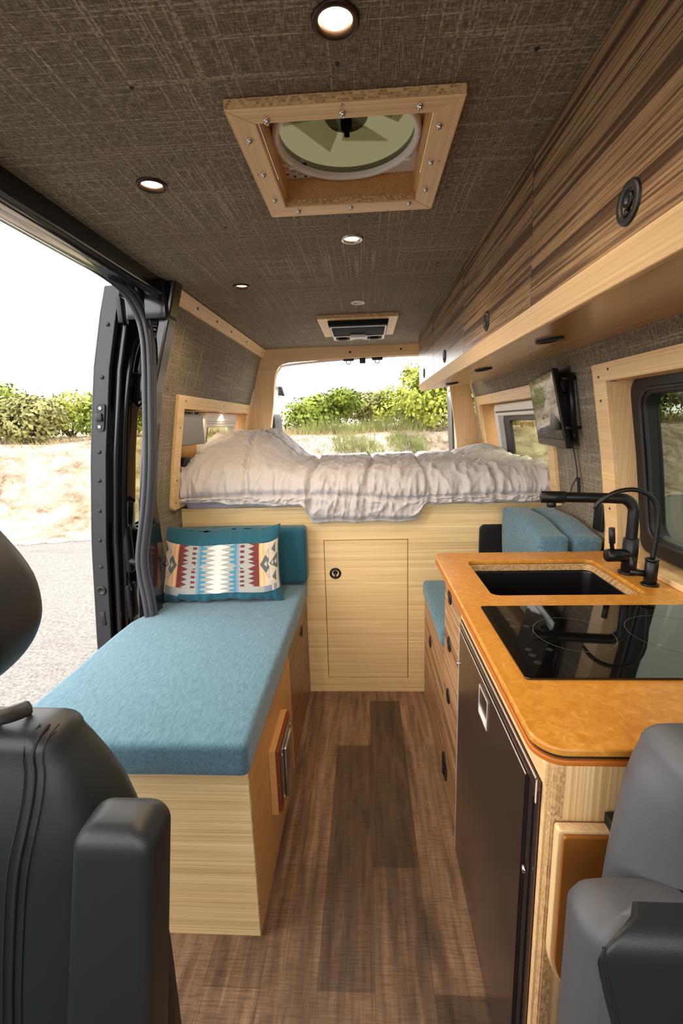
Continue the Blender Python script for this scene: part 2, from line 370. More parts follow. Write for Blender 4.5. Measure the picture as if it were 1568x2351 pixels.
# outer body skins
m = MB()
m.plate([(1.905, -.3), (3.62, -.3), (3.62, 2.14), (1.905, 2.14)], [rrect(2.18, 3.43, 1.09, 1.55, .01)[::-1]], .006, LW(-.026), cuts=CUTS)
m.obj('wall_left', GLB, kind='structure')
m = MB()
m.plate([(-1, -.3), (3.62, -.3), (3.62, 2.14), (-1, 2.14)], [rrect(.70, 1.60, 1.0, 1.54, .03)[::-1], rrect(2.25, 3.30, 1.14, 1.52, .03)[::-1], rrect(-.75, .0, 1.0, 1.65, .05)[::-1]], .012, RW(-.13), cuts=CUTS)
m.obj('wall_right', GLB, kind='structure')
# cab shell behind the lens: front door on the left with its window open to the daylight, bulkhead below the windscreen
m = MB(); m.plate([(-1, -.3), (.50, -.3), (.50, 2.14), (-1, 2.14)], [rrect(-.75, .35, .95, 1.70, .05)[::-1]], .02, LW(-.10), cuts=CUTS); m.obj('wall_front_left', CHAR, kind='structure')
m = MB(); m.box(-1.05, 1.0, -1.03, -1.0, -.1, 1.05); m.obj('wall_front', CHAR, kind='structure')

# crown strip along the left wall, with its dark screws
m = MB(); m.hexa([(-.748, 1.885, 1.94), (-.722, 1.885, 1.995), (-.738, 1.885, 2.0), (-.765, 1.885, 1.945), (-.748, 3.50, 1.94), (-.722, 3.50, 1.995), (-.738, 3.50, 2.0), (-.765, 3.50, 1.945)], 0, .003, 1)
t1 = m.obj('trim_1', TRIM_Y, kind='structure')
for y in (1.93, 2.13, 2.40, 2.65, 2.98, 3.42):
    m = MB(); screw(m, (-.7335, y, 1.969), (.9, 0, -.43), .006, .002); m.obj('screw', BLK, t1)
# rear door frame: header board and two posts, in blond wood
RY = 3.50
def rearfn(u, v, w): return (u, RY+w, v)
hx = lambda z, o=0: -.025-hw(z)+o
outl = [(-.755, 1.995)]+[(-.745+1.3*k/20, 1.995+.018*math.sin(math.pi*(k/20)*.9)) for k in range(1, 20)]+[(.60, 2.0), (.60, 1.925)]+[(.55-(1.10)*k/16, 1.925-.022*(k/16)**2) for k in range(1, 17)]
outl += [(-.60, 1.893), (-.628, 1.878), (-.650, 1.850), (-.662, 1.815), (-.668, 1.79), (-.805, 1.79)]
m = MB(); m.plate(outl, [], .018, rearfn, bevel=.002); hd = m.obj('trim_2', TRIM_X, kind='structure')
for x, z, mt in ((-.55, 1.955, STEEL), (-.10, 1.958, BLK), (.09, 1.962, STEEL), (.27, 1.967, BLK)):
    m = MB(); screw(m, (x, RY-.009, z), (0, -1, 0), .008 if mt is BLK else .005, .002); m.obj('screw', mt, hd)
m = MB(); m.plate([(-.806, 1.788), (-.669, 1.788), (-.69, 1.6), (-.725, 1.40), (-.745, 1.2), (-.76, 1.0), (-.95, 1.0), (-.925, 1.2), (-.885, 1.4), (-.85, 1.6)], [], .018, rearfn, bevel=.002)
lp = m.obj('trim_3', TRIM_Z, kind='structure')
for x, z in ((-.79, 1.50), (-.83, 1.28)):
    m = MB(); screw(m, (x, RY-.009, z), (0, -1, 0), .007, .002); m.obj('screw', STEEL, lp)
m = MB(); m.plate([(.62, 1.92), (.625, 1.70), (.655, 1.50), (.685, 1.30), (.70, 1.0), (.90, 1.0), (.875, 1.2), (.835, 1.4), (.79, 1.6), (.765, 1.72), (.70, 1.92)], [], .018, rearfn, bevel=.002)
rp = m.obj('trim_4', TRIM_Z, kind='structure')
for x, z in ((.705, 1.63), (.745, 1.30)):
    m = MB(); screw(m, (x, RY-.009, z), (0, -1, 0), .007, .002); m.obj('screw', STEEL, rp)
# painted body ring around the rear opening, with its rubber seal
m = MB()
path = smooth_tab([(-.80, 3.58, .9), (-.765, 3.58, 1.2), (-.715, 3.58, 1.55), (-.685, 3.58, 1.77), (-.645, 3.58, 1.862), (-.55, 3.58, 1.895), (0, 3.58, 1.925), (.45, 3.58, 1.93), (.60, 3.58, 1.90), (.65, 3.58, 1.80), (.665, 3.58, 1.6), (.70, 3.58, 1.3), (.72, 3.58, .9)], 5)
m.tube(path, [(.016, .05)]*len(path), 10, 0, (0, 0, 1)) if False else m.tube(path, .009, 10)
m.obj('trim_5', WHP, kind='structure')
m = MB(); m.box(-1.0, -.76, 3.56, 3.62, 0, 1.0); m.box(.72, .95, 3.56, 3.62, 0, 1.0); m.box(-.8, .75, 3.56, 3.62, 1.95, 2.14); m.box(-1., .95, 3.56, 3.62, -.12, .05)
m.obj('wall_rear', GLB, kind='structure')
for x in (-.115, .10, -.01):                          # strikers hanging under the rear header
    m = MB()
    if x == -.01: m.box(x-.022, x+.022, 3.55, 3.58, 1.885, 1.925, .004)
    else:
        m.box(x-.04, x+.04, 3.55, 3.585, 1.905, 1.93, .005); m.tube(smooth_tab([(x-.016, 3.567, 1.908), (x-.014, 3.567, 1.889), (x, 3.567, 1.884), (x+.014, 3.567, 1.889), (x+.016, 3.567, 1.908)], 4), .0035, 8)
    o = m.obj('striker', BLKM); tag(o, {-.115: 'black door striker under the rear header, left of the latch', .10: 'black door striker under the rear header, right of the latch', -.01: 'small black latch block between the two door strikers'}[x], 'latch', 'latch fittings under the rear header')

# ---- window surrounds
def surround(name, fnW, off, y0, y1, z0, z1, iy0, iy1, iz0, iz1, sgn, depth, rmat, rad=(.004,)*4, scr=()):
    m = MB()
    m.plate(rrect(y0, y1, z0, z1, rad), [rrect(iy0, iy1, iz0, iz1, .003)[::-1]], .018, fnW(off), bevel=.002, cuts=CUTS)
    o = m.obj(name, TRIM_Y, kind='structure')
    m = MB(); t = .014
    ZC = [iz0-t]+[c for c in CUTS if iz0 < c < iz1]+[iz1+t]
    def vb(m, d0, d1, a0, a1, zs): m.loft([[Vector((sgn*hw(z)-.025+sgn*d0, a0, z)), Vector((sgn*hw(z)-.025+sgn*d1, a0, z)), Vector((sgn*hw(z)-.025+sgn*d1, a1, z)), Vector((sgn*hw(z)-.025+sgn*d0, a1, z))] for z in zs], 0, False)
    def X(z, d): return sgn*hw(z)-.025+sgn*(d if d > 0 else -.004)
    vb(m, -.001, depth, iy0-t, iy0+.0015, ZC); vb(m, -.001, depth, iy1-.0015, iy1+t, ZC)
    for (b0, b1) in ((iz0-t, iz0+.0015), (iz1-.0015, iz1+t)):
        m.hexa([(X(b0, 0), iy0-t, b0), (X(b0, depth), iy0-t, b0), (X(b0, depth), iy1+t, b0), (X(b0, 0), iy1+t, b0), (X(b1, 0), iy0-t, b1), (X(b1, depth), iy0-t, b1), (X(b1, depth), iy1+t, b1), (X(b1, 0), iy1+t, b1)])
    m.obj('reveal', rmat, o)
    m = MB(); vb(m, -.0165, -.002, iy1-.0016, iy1+.003, ZC[:1]+ZC[1:])
    m.obj('plywood_edge', EDGE_Z, o)
    for y, z in scr:
        m = MB(); screw(m, (-.025+sgn*(hw(z)-off-.009), y, z), (-sgn, 0, 0), .005, .0015); m.obj('screw', BLK, o)
    return o
s1 = surround('trim_6', RW, .009, .60, 1.705, .952, 1.62, .66, 1.625, .966, 1.565, 1, .115, TRIM_Z, scr=((1.665, 1.58), (1.665, 1.50), (1.665, 1.12), (1.60, 1.60)))
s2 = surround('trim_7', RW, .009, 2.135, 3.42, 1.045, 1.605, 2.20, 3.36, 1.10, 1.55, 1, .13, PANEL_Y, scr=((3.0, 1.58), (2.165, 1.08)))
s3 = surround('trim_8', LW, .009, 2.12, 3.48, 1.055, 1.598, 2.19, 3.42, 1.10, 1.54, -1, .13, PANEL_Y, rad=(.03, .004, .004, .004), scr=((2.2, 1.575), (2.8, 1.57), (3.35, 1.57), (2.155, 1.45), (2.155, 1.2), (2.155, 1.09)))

# ---- windows
def pane(m, sgn, y0, y1, z0, z1, d, th=.004):
    X = lambda z, q: sgn*hw(z)-.025+sgn*q
    m.hexa([(X(z0, d), y0, z0), (X(z0, d+th), y0, z0), (X(z0, d+th), y1, z0), (X(z0, d), y1, z0), (X(z1, d), y0, z1), (X(z1, d+th), y0, z1), (X(z1, d+th), y1, z1), (X(z1, d), y1, z1)])
def wframe(name, sgn, y0, y1, z0, z1, iy0, iy1, iz0, iz1, d, th, mat, r, ri, bev=.004):
    m = MB(); f = (lambda u, v, w: (-.025+hw(v)+d+w, u, v)) if sgn > 0 else (lambda u, v, w: (-.025-hw(v)-d+w, u, v))
    m.plate(rrect(y0, y1, z0, z1, r), [rrect(iy0, iy1, iz0, iz1, ri)[::-1]], th, f, bevel=bev, cuts=(1.04, 1.17, 1.30, 1.45), smooth=False)
    return m.obj(name, mat, kind='structure')
w1 = wframe('window_1', 1, .665, 1.622, .985, 1.562, .74, 1.560, 1.035, 1.520, .085, .05, BLK, .05, .055, .008)
m = MB(); m.tube([(lambda p: (-.025+hw(p[1])+.058, p[0], p[1]))(p) for p in rrect(.732, 1.570, 1.028, 1.53, .06)], .006, 8, closed=True); m.obj('gasket', RUB, w1)
m = MB(); pane(m, 1, .70, 1.58, 1.0, 1.54, .098); m.obj('glass', WGL, w1)
w2 = wframe('window_2', 1, 2.26, 3.24, 1.10, 1.535, 2.31, 3.19, 1.165, 1.475, .075, .05, WHP, .03, .02, .008)
m = MB(); pane(m, 1, 2.28, 3.22, 1.13, 1.50, .105); m.obj('glass', CLGL, w2)
m = MB(); f = lambda u, v, w: (-.025+hw(v)+.092+w, u, v)
m.plate(rrect(2.33, 3.17, 1.175, 1.465, .03), [rrect(2.37, 3.05, 1.20, 1.44, .03)[::-1]], .02, f, bevel=.004, cuts=(1.30,)); m.obj('inner_frame', RUB, w2)
m = MB(); m.box(.80, .806, 2.30, 3.2, 1.487, 1.497, fn=lambda c: (-.025+hw(c.z)+.046+(c.x-.80)*0.5, c.y, c.z)); m.obj('blind_slot', BLK, w2)
m = MB(); m.box(-.025+hw(1.2)+.055, -.025+hw(1.2)+.09, 2.88, 2.98, 1.185, 1.225, .008); m.tube([(-.025+hw(1.2)+.05, 2.9, 1.21), (-.025+hw(1.2)+.03, 2.80, 1.225), (-.025+hw(1.2)+.03, 2.74, 1.222)], .007, 8); m.obj('window_stay', BLK, w2)
w3 = wframe('window_3', -1, 2.68, 3.34, 1.10, 1.53, 2.72, 3.30, 1.16, 1.455, .075, .05, WHP, .03, .02, .008)
m = MB(); pane(m, -1, 2.70, 3.32, 1.13, 1.50, .105); m.obj('glass', CLGL, w3)
m = MB()
for z in (1.468, 1.482): m.box(0, .004, 2.71, 3.31, z, z+.003, fn=lambda c: (-.025-hw(c.z)-.048-c.x, c.y, c.z))
m.obj('blind_slot', plain('blind_shadow_line', (150, 140, 132), .6), w3)

# ---- left sliding-door opening: header rail, pillar, rubber seal
m = MB()
m.box(-.812, -.752, -.2, 1.90, 1.945, 2.02, .006); m.box(-.87, -.80, -.2, 1.86, 1.955, 2.03, .008); m.box(-.95, -.85, -.2, 1.90, 1.992, 2.13, .01)
m.tube([(-.775, -.2, 1.945), (-.775, 1.86, 1.945)], .012, 10)
m.box(-.90, -.745, 1.80, 1.90, 1.86, 2.03, .004)
hdr = m.obj('trim_10', GLB, kind='structure')
for y in (.55, .80, .98, 1.12, 1.30, 1.48, 1.62, 1.74, 1.83):
    m = MB(); m.lathe((-.782, y, 1.946), (.2, 0, -1), [(.011, 0), (.010, .004), (.005, .006), (0, .006)], 12); m.obj('bolt', BLKM, hdr)
m = MB()
PF = lambda c: (-.025-hw(c.z)+c.x, c.y, c.z)
t = bmesh.new(); bmesh.ops.create_grid(t, x_segments=1, y_segments=1, size=.5); t.free()
m.plate([(1.84, .40), (1.90, .40), (1.90, 2.02), (1.84, 2.02)], [], .045, LW(.012), cuts=CUTS, bevel=.01)
pil = m.obj('trim_11', GLB, kind='structure')
m = MB()
for z0, z1 in ((.62, .92), (.92, 1.16)):
    m.hexa([(-.025-hw(z0)+.018, 1.87, z0), (-.025-hw(z0)-.03, 1.87, z0), (-.025-hw(z0)-.03, 2.02 if z0 < .9 else 1.99, z0), (-.025-hw(z0)+.018, 2.02 if z0 < .9 else 1.99, z0),
            (-.025-hw(z1)+.018, 1.87, z1), (-.025-hw(z1)-.03, 1.87, z1), (-.025-hw(z1)-.03, 1.99 if z1 < 1 else 1.93, z1), (-.025-hw(z1)+.018, 1.99 if z1 < 1 else 1.93, z1)])
m.obj('gloss_cover', GLB, pil)
seal_pts = [(-.868, -.1, 1.978), (-.868, .9, 1.978), (-.868, 1.35, 1.978), (-.866, 1.62, 1.972), (-.856, 1.755, 1.945), (-.838, 1.805, 1.87), (-.829, 1.81, 1.79), (-.834, 1.81, 1.69), (-.845, 1.81, 1.58), (-.870, 1.81, 1.337), (-.898, 1.81, 1.16), (-.922, 1.81, 1.05), (-.948, 1.81, .93), (-.952, 1.81, .84), (-.942, 1.81, .72), (-.938, 1.81, .55), (-.936, 1.81, .30)]
sp = smooth_tab(seal_pts, 5)
m = MB(); m.tube(sp, .0145, 12); m.tube([p+Vector((-.016, -.010, -.002)) for p in sp], .011, 10); m.tube([p+Vector((.014, .012, .002)) for p in sp], .008, 10); m.obj('trim_12', SEAL, kind='structure')

# ---- sliding door, pushed back along the outside of the body
XO = [(.20, -1.245), (.50, -1.235), (.963, -1.198), (1.34, -1.150), (1.69, -1.090), (1.90, -1.035), (2.03, -.993)]
DC = (.5, .7, .963, 1.15, 1.34, 1.5, 1.69, 1.8, 1.9)
xo = lambda z: lerp_tab(XO, z)
def DF(off): return lambda u, v, w: (xo(v)+off+w, u, v)
m = MB()
m.plate(rrect(1.875, 3.05, .15, 2.03, (.02, .05, .06, .07)), [rrect(2.06, 2.80, .98, 1.545, .06)[::-1]], .012, DF(.008), cuts=DC, bevel=.003)       # outer skin
door1 = m.obj('door_1', GLB, kind='structure')
m = MB()                                             # flat front-edge strip
m.plate([(xo(z)+.004, z) for z in (.18, .5, .963, 1.34, 1.69, 1.9, 2.0)]+[(xo(z)+.062, z) for z in (2.0, 1.9, 1.69, 1.34, .963, .5, .18)], [], .02, lambda u, v, w: (u, 1.872+w, v), bevel=.003)
m.obj('edge_strip', CHAR, door1)
m = MB()
zz = [.2+.1*k for k in range(18)]
m.tube([(xo(z)+.002, 1.868, z) for z in zz+[2.0]], .007, 8); m.obj('edge_seal', RUB, door1)
m = MB()                                             # pressed inner frame with the rolled edge
m.plate(rrect(1.90, 3.0, .2, 1.97, (.03, .03, .06, .08)), [rrect(2.045, 2.82, .97, 1.56, .05)[::-1], rrect(2.03, 2.80, 1.64, 1.88, .07)[::-1], rrect(2.06, 2.80, .35, .86, .05)[::-1]], .03, DF(.085), cuts=DC, bevel=.010, smooth=True)
m.obj('inner_frame', GLB, door1)
m = MB()
m.plate(rrect(2.02, 2.85, .92, 1.93, .03), [rrect(2.055, 2.81, .98, 1.55, .05)[::-1]], .01, DF(.045), cuts=DC); m.plate(rrect(2.02, 2.85, .3, .9, .03), [], .01, DF(.045), cuts=DC); m.obj('inner_skin', CHAR, door1)
roll = smooth_tab([(xo(z)+.098, 1.945, z) for z in (.25, .5, .8, 1.1, 1.4, 1.62)]+[(xo(1.78)+.098, 1.965, 1.78), (xo(1.87)+.098, 2.03, 1.87), (xo(1.9)+.098, 2.14, 1.90), (xo(1.9)+.098, 2.5, 1.90)], 5)
m = MB(); m.tube(roll, .017, 12); m.obj('rolled_edge', GLB, door1)
m = MB(); pane_ = lambda u, v, w: (xo(v)+.03+w, u, v)
m.plate(rrect(2.05, 2.83, .97, 1.56, .05), [], .004, pane_, cuts=DC); m.obj('glass', CLGL, door1)
m = MB(); m.box(xo(1.65)+.09, xo(1.65)+.17, 1.985, 2.25, 1.57, 1.685, .014); m.obj('cross_bracket', GLB, door1)
m = MB(); m.box(xo(.95)+.08, xo(.95)+.125, 1.93, 1.985, .80, 1.03, .016); m.tube(smooth_tab([(xo(.9)+.115, 1.95, .86), (xo(.9)+.15, 1.95, .855), (xo(.9)+.175, 1.95, .885), (xo(.9)+.18, 1.95, .90)], 4), [.018]*9+[.017, .016, .014, .012], 10); m.obj('release_handle', BLK, door1)
m = MB(); m.box(xo(.7)+.08, xo(.7)+.125, 1.93, 2.0, .58, .75, .012); m.hexa([(xo(.8)+.10, 1.94, .72), (xo(.8)+.125, 1.94, .72), (xo(.8)+.125, 1.96, .72), (xo(.8)+.10, 1.96, .72), (xo(.8)+.085, 1.94, .84), (xo(.8)+.10, 1.94, .84), (xo(.8)+.10, 1.96, .84), (xo(.8)+.085, 1.96, .84)]); m.obj('lock_cover', BLK, door1)
m = MB(); m.plate(rrect(-.014, .020, -.055, .055, .012), [], .008, lambda u, v, w: (xo(1.50+v)+.036+u, 1.858+w, 1.50+v)); m.box(xo(1.5)+.022, xo(1.5)+.050, 1.845, 1.858, 1.485, 1.517, .004); m.obj('striker_plate', BLK, door1)
for z in (1.537, 1.463):
    m = MB(); screw(m, (xo(z)+.038, 1.854, z), (0, -1, 0), .008, .004); m.obj('screw', STEEL, door1)
for z in (1.86, 1.66, 1.36, 1.24, 1.11, .98, .86):
    m = MB(); m.lathe((xo(z)+.036, 1.862, z), (0, -1, 0), [(.009, 0), (.008, .003), (.004, .005), (0, .005)], 14); m.obj('rivet', BLK, door1)
m = MB(); m.lathe((xo(.75)+.034, 1.861, .75), (0, -1, 0), [(.021, 0), (.019, .006), (.014, .006), (.010, .001), (0, .001)], 20); m.box(xo(.62)+.024, xo(.62)+.044, 1.858, 1.864, .585, .65, .002); m.obj('guide_buffer', BLK, door1)
m = MB(); m.box(xo(1.90)+.07, xo(1.90)+.095, 1.855, 1.90, 1.86, 1.96, .006); m.obj('hinge_plate', BLKM, door1)

# ---- rear doors swung open behind the van
WHG = plain('white_door_paint', (205, 205, 188), .25)
m = MB(); m.plate(rrect(3.66, 4.42, .1, 1.88, .05), [rrect(3.76, 4.33, 1.52, 1.80, .04)[::-1], rrect(3.76, 4.33, 1.0, 1.46, .05)[::-1]], .05, lambda u, v, w: (-.815+w+.06*(1-v/1.9) * -1, u, v), bevel=.008)
door2 = m.obj('door_2', WHG, kind='structure')
m = MB(); m.plate(rrect(3.74, 4.35, .96, 1.50, .05), [], .006, lambda u, v, w: (-.84+w, u, v)); m.obj('glass', WGL, door2)
m = MB(); m.plate(rrect(4.02, 4.34, .6, 1.54, (.03, .03, .10, .05)), [], .04, lambda u, v, w: (-.80+w, u, v), bevel=.015, smooth=True); m.obj('inner_trim', RUB, door2)
m = MB(); m.hexa([(-.80, 4.30, 1.72), (-.74, 4.30, 1.71), (-.74, 4.36, 1.71), (-.80, 4.36, 1.72), (-.79, 4.30, 1.80), (-.76, 4.30, 1.80), (-.76, 4.36, 1.80), (-.79, 4.36, 1.80)], 0, .012); m.tube([(-.83, 4.33, 1.81), (-.78, 4.33, 1.79)], .005, 8); m.obj('mirror', BLK, door2)
m = MB(); m.plate(rrect(3.64, 4.05, .1, 1.86, .05), [rrect(3.72, 3.99, 1.02, 1.70, .05)[::-1]], .05, lambda u, v, w: (.725+w+(u-3.64)*.08-.055*(v-1.2), u, v), bevel=.008)
door3 = m.obj('door_3', WHG, kind='structure')
m = MB(); m.plate(rrect(3.66, 4.0, .6, 1.66, (.03, .03, .05, .10)), [], .035, lambda u, v, w: (.705+w+(u-3.64)*.08-.055*(v-1.2), u, v), bevel=.012, smooth=True); m.obj('inner_trim', CHAR, door3)

# ================================================================ OUTSIDE
def gy(x): return 9.9+.28*x
def terr(x, y):
    s_ = (y-gy(x))/1.04
    n = noise.noise(Vector((x*.5, y*.5, 0)))*.09+noise.noise(Vector((x*1.7, y*1.7, 3)))*.06+noise.noise(Vector((x*5, y*5, 7)))*.03
    if s_ <= 0: return -.65
    if s_ < .35: return -.65+.05*s_/.35
    k = min(1, (s_-.35)/2.9); k = k*k*(3-2*k)
    return -.60+1.72*k+n*min(1, (s_-.35)*1.2)+.012*max(0, s_-3.4)
def _asph():
    M = NM('asphalt', .85, spec=.3); f = M.noise(38, M.coord(), 6, .75); g = M.noise(1, M.coord((.5, 3.0, 1), (0, 0, -.25)), 4, .6, 1.5)
    c = M.ramp(f, [(.36, srgb(74, 71, 69)), (.56, srgb(112, 108, 104))])
    M.base(M.mix(.6, c, M.ramp(g, [(.33, (.72, .71, .70, 1)), (.46, (1, 1, 1, 1))]), 'MULTIPLY')); M.bump(f, .5, .01); return M.m
def _sand():
    M = NM('dry_sandy_soil', .95, spec=.1); f = M.noise(3.2, M.coord(), 7, .7, .5); g = M.noise(.9, M.coord((1, 1, 2)), 4, .6)
    c = M.ramp(f, [(.36, srgb(82, 62, 46)), (.45, srgb(138, 120, 100)), (.56, srgb(176, 162, 146))])
    M.base(M.mix(.5, c, M.ramp(g, [(.38, srgb(112, 96, 74)), (.58, srgb(174, 160, 144))]))); M.bump(f, 1.0, .12); return M.m
m = MB(); m.plate([(-60, -40), (60, -40), (60, gy(60)), (-60, gy(-60))], [], .02, lambda u, v, w: (u, v, -.66+w)); m.obj('ground', _asph(), kind='structure')
m = MB(); NX, NY = 260, 60
V = []
for i in range(NX+1):
    x = -34+68*i/NX; row = []
    for j in range(NY+1):
        q = j/NY; y = gy(x)-.02+34*q**2.2; row.append(m.b.verts.new((x, y, terr(x, y))))
    V.append(row)
for i in range(NX):
    for j in range(NY): f = m.b.faces.new([V[i][j], V[i+1][j], V[i+1][j+1], V[i][j+1]]); f.smooth = True
m.obj('ground', _sand(), kind='structure')
# kerb of rough pale stones
m = MB(); x = -22.
while x < 20:
    L = random.uniform(.25, .6); y = gy(x+L/2)
    t = bmesh.new(); bmesh.ops.create_icosphere(t, subdivisions=2, radius=1)
    for v in t.verts: v.co = Vector((v.co.x*L*.5, v.co.y*.09, v.co.z*.075))*(1+.25*noise.noise(v.co*2+Vector((x, 0, 0))))
    m.merge(t, 0, True, None, Matrix.Translation((x+L/2, y, -.63)) @ Matrix.Rotation(math.atan(.28), 4, 'Z')); x += L+.02
kerb = m.obj('kerb', plain('pale_kerb_stone', (170, 164, 154), .9), kind='stuff'); tag(kerb, 'line of rough pale stones edging the asphalt below the bank', 'kerb')
def leafmat(name, a, b):
    M = NM(name, .7, spec=.2); f = M.noise(1.6, M.coord(), 3, .6); M.base(M.ramp(f, [(.35, srgb(*a)), (.65, srgb(*b))]))
    M.b.inputs['Transmission Weight'].default_value = 0; M.b.inputs['Subsurface Weight'].default_value = 0
    return M.m
LM = {'g': leafmat('leaf_green', (90, 104, 34), (132, 142, 54)), 'y': leafmat('leaf_yellow_green', (120, 130, 44), (160, 164, 72)), 'o': leafmat('leaf_olive', (100, 100, 56), (136, 132, 80))}
WOODM = plain('bark', (96, 80, 62), .9)
def leafcard(b, p, d, size):
    a = d.orthogonal().normalized(); a = (Matrix.Rotation(random.uniform(0, 6.28), 3, d) @ a); w = d.cross(a)
    q = [p-a*size*.5-w*size*.05, p-w*size*.32, p+a*size*.5+w*size*.04, p+w*size*.32]
    b.faces.new([b.verts.new(c) for c in q])
def bush(x, y, rx, ry, h, kind, label, n=5200, leaf=.15, cat='bush', group='bushes on the bank', trunk=True, nb=9):
    z0 = terr(x, y)-.03
    r = thing('leafy_bush' if cat == 'bush' else 'tree', label, cat, (x, y, z0), group)
    m = MB(); blobs = []
    for k in range(nb):
        a = random.uniform(0, 6.28); q = random.random()**.5*.72; zz_ = random.uniform(.28, .80)*h
        s_ = (1-.45*abs(zz_/h-.45))*random.uniform(.36, .55); blobs.append((Vector((x+rx*q*math.cos(a), y+ry*q*math.sin(a), z0+zz_)), rx*s_, ry*s_, h*s_*.55))
    blobs.append((Vector((x, y, z0+h*.4)), rx*.7, ry*.7, h*.42))
    per = n//len(blobs)
    for c, a_, b_, c_ in blobs:
        for _ in range(per):
            d = Vector((random.gauss(0, 1), random.gauss(0, 1), random.gauss(0, 1))).normalized(); rr = random.uniform(.62, 1.08)
            p = c+Vector((d.x*a_, d.y*b_, d.z*c_))*rr
            if p.z < z0+.02: p.z = z0+random.uniform(.02, .3)
            leafcard(m.b, p, (d+Vector((random.uniform(-.8, .8), random.uniform(-.8, .8), random.uniform(-.3, 1.)))).normalized(), leaf*random.uniform(.6, 1.3))
    m.obj('foliage', LM[kind], r, recalc=False)
    m = MB()
    for c, a_, b_, c_ in blobs[:6]: m.tube(smooth_tab([(x, y, z0), ((x+c.x)/2, (y+c.y)/2, z0+(c.z-z0)*.6), tuple(c)], 3), [.05, .045, .04, .035, .03, .025, .02], 6)
    m.obj('trunk', WOODM, r)
for a in [
    (-12.8, 12.6, 1.7, 1.5, 1.9, 'y', 'yellow green bush at the left edge of the view beyond the asphalt'),
    (-10.2, 13.2, 1.6, 1.3, 1.45, 'o', 'olive grey rounded bush on the bank seen through the sliding door'),
    (-13.6, 15.8, 1.8, 1.5, 1.95, 'g', 'taller green bush behind the yellow green bush at far left'),
    (-11.4, 17.4, 2.4, 1.5, 1.75, 'y', 'low pale bush between the olive bush and the open sliding door'),
    (-8.6, 15.4, 1.8, 1.5, 1.75, 'g', 'green bush behind the open sliding door glass'),
    (-6.4, 15.6, 1.5, 1.3, 1.5, 'y', 'pale bush behind the pillar side of the sliding door'),
    (-1.9, 16.6, 1.7, 1.4, 1.55, 'g', 'green bush at the left of the rear opening'),
    (.1, 20.0, 1.9, 1.4, 1.75, 'o', 'low distant bush in the middle of the rear opening'),
    (2.0, 18.6, 1.6, 1.4, 1.85, 'y', 'mid yellow green bush between the left bush and the tall tree in the rear opening'),
    (7.4, 17.4, 2.0, 1.6, 1.7, 'g', 'dark green bush seen low through the right side window'),
    (10.6, 18.0, 2.2, 1.6, 1.5, 'g', 'green bush seen at the left part of the big right window'),
    (13.4, 18.5, 1.3, 1.4, 2.0, 'g', 'taller dark bush in the middle of the big right window'),
    (16.5, 19.5, 2.4, 1.6, 1.7, 'o', 'olive bush at the right edge of the big right window')]:
    bush(*a)
bush(3.3, 14.6, 2.2, 1.6, 2.35, 'y', 'tall bright yellow green tree filling the right of the rear opening', 9000, .16, 'tree', None, True, 14)
# dry grass over the bank, uncountable
m = MB()
for _ in range(26000):
    x = random.uniform(-16, 15); s_ = random.uniform(.5, 9.0); y = gy(x)+s_*1.04; k = noise.noise(Vector((x*.35, y*.5, 11)))
    if k < random.uniform(-.1, .45)-(.45 if s_ > 3.2 else 0) or (x > -7 and s_ < 1.0) or (x < -6 and random.random() < .6): continue
    z = terr(x, y)-.01; h = random.uniform(.06, .22)*(1.3 if s_ > 3.4 and x > -6 else 1); a = random.uniform(0, 6.28); w = .012; lean = random.uniform(-.12, .12)
    m.b.faces.new([m.b.verts.new(p) for p in ((x-w*math.cos(a), y-w*math.sin(a), z), (x+w*math.cos(a), y+w*math.sin(a), z), (x+lean, y+lean*.5, z+h))])
g = m.obj('dry_grass', leafmat('dry_straw', (128, 110, 74), (150, 134, 96)), recalc=False); g['kind'] = 'stuff'; tag(g, 'dry straw coloured grass growing over the sandy bank', 'grass')
m = MB()
for cx_, cy_, rr, hh in ((-.2, 12.4, .7, .40), (1.2, 12.9, .6, .35), (-1.1, 14.3, 1.1, .75), (.9, 14.9, 1.2, .8), (3.2, 13.2, .8, .5)):
    for _ in range(700):
        a = random.uniform(0, 6.28); q = random.random()**.6*rr; x = cx_+q*math.cos(a); y = cy_+q*math.sin(a); z = terr(x, y)-.01; h = hh*random.uniform(.5, 1.1)*(1-.5*q/rr); w = .011; l1 = random.uniform(-.25, .25)*hh
        m.b.faces.new([m.b.verts.new(p) for p in ((x-w*math.cos(a), y-w*math.sin(a), z), (x+w*math.cos(a), y+w*math.sin(a), z), (x+l1, y+l1*.5, z+h))])
g = m.obj('green_grass', leafmat('fresh_weed', (98, 106, 52), (124, 128, 76)), recalc=False); g['kind'] = 'stuff'; tag(g, 'pale green tufts of weeds standing on the bank behind the van', 'grass')

# ================================================================ FURNITURE
def latch(parent, c, ax, r=.0245, name='latch'):     # round black finger-pull latch
    r *= 1.08
    ax = Vector(ax).normalized()
    m = MB(); m.lathe(Vector(c)-ax*.001, ax, [(r, 0), (r, .002), (r*.94, .0045), (r*.66, .0045), (r*.60, .002), (r*.55, -.0005), (0, -.0005)], 30)
    o = m.obj(name, BLK, parent)
    u = Vector((0, 0, 1)); w = ax.cross(u)
    m = MB(); m.lathe(Vector(c)+u*r*.12, ax, [(r*.40, .0), (r*.36, .0035), (r*.22, .0035), (r*.16, .001), (0, .001)], 20)
    m.tube([Vector(c)-u*r*.3+ax*.001, Vector(c)-u*r*.62+ax*.001], r*.16, 8)
    m.obj('button', BLKM, o); return o
def add_obj(mb_fn, name, mat, parent=None):
    m = MB(); mb_fn(m); return m.obj(name, mat, parent)

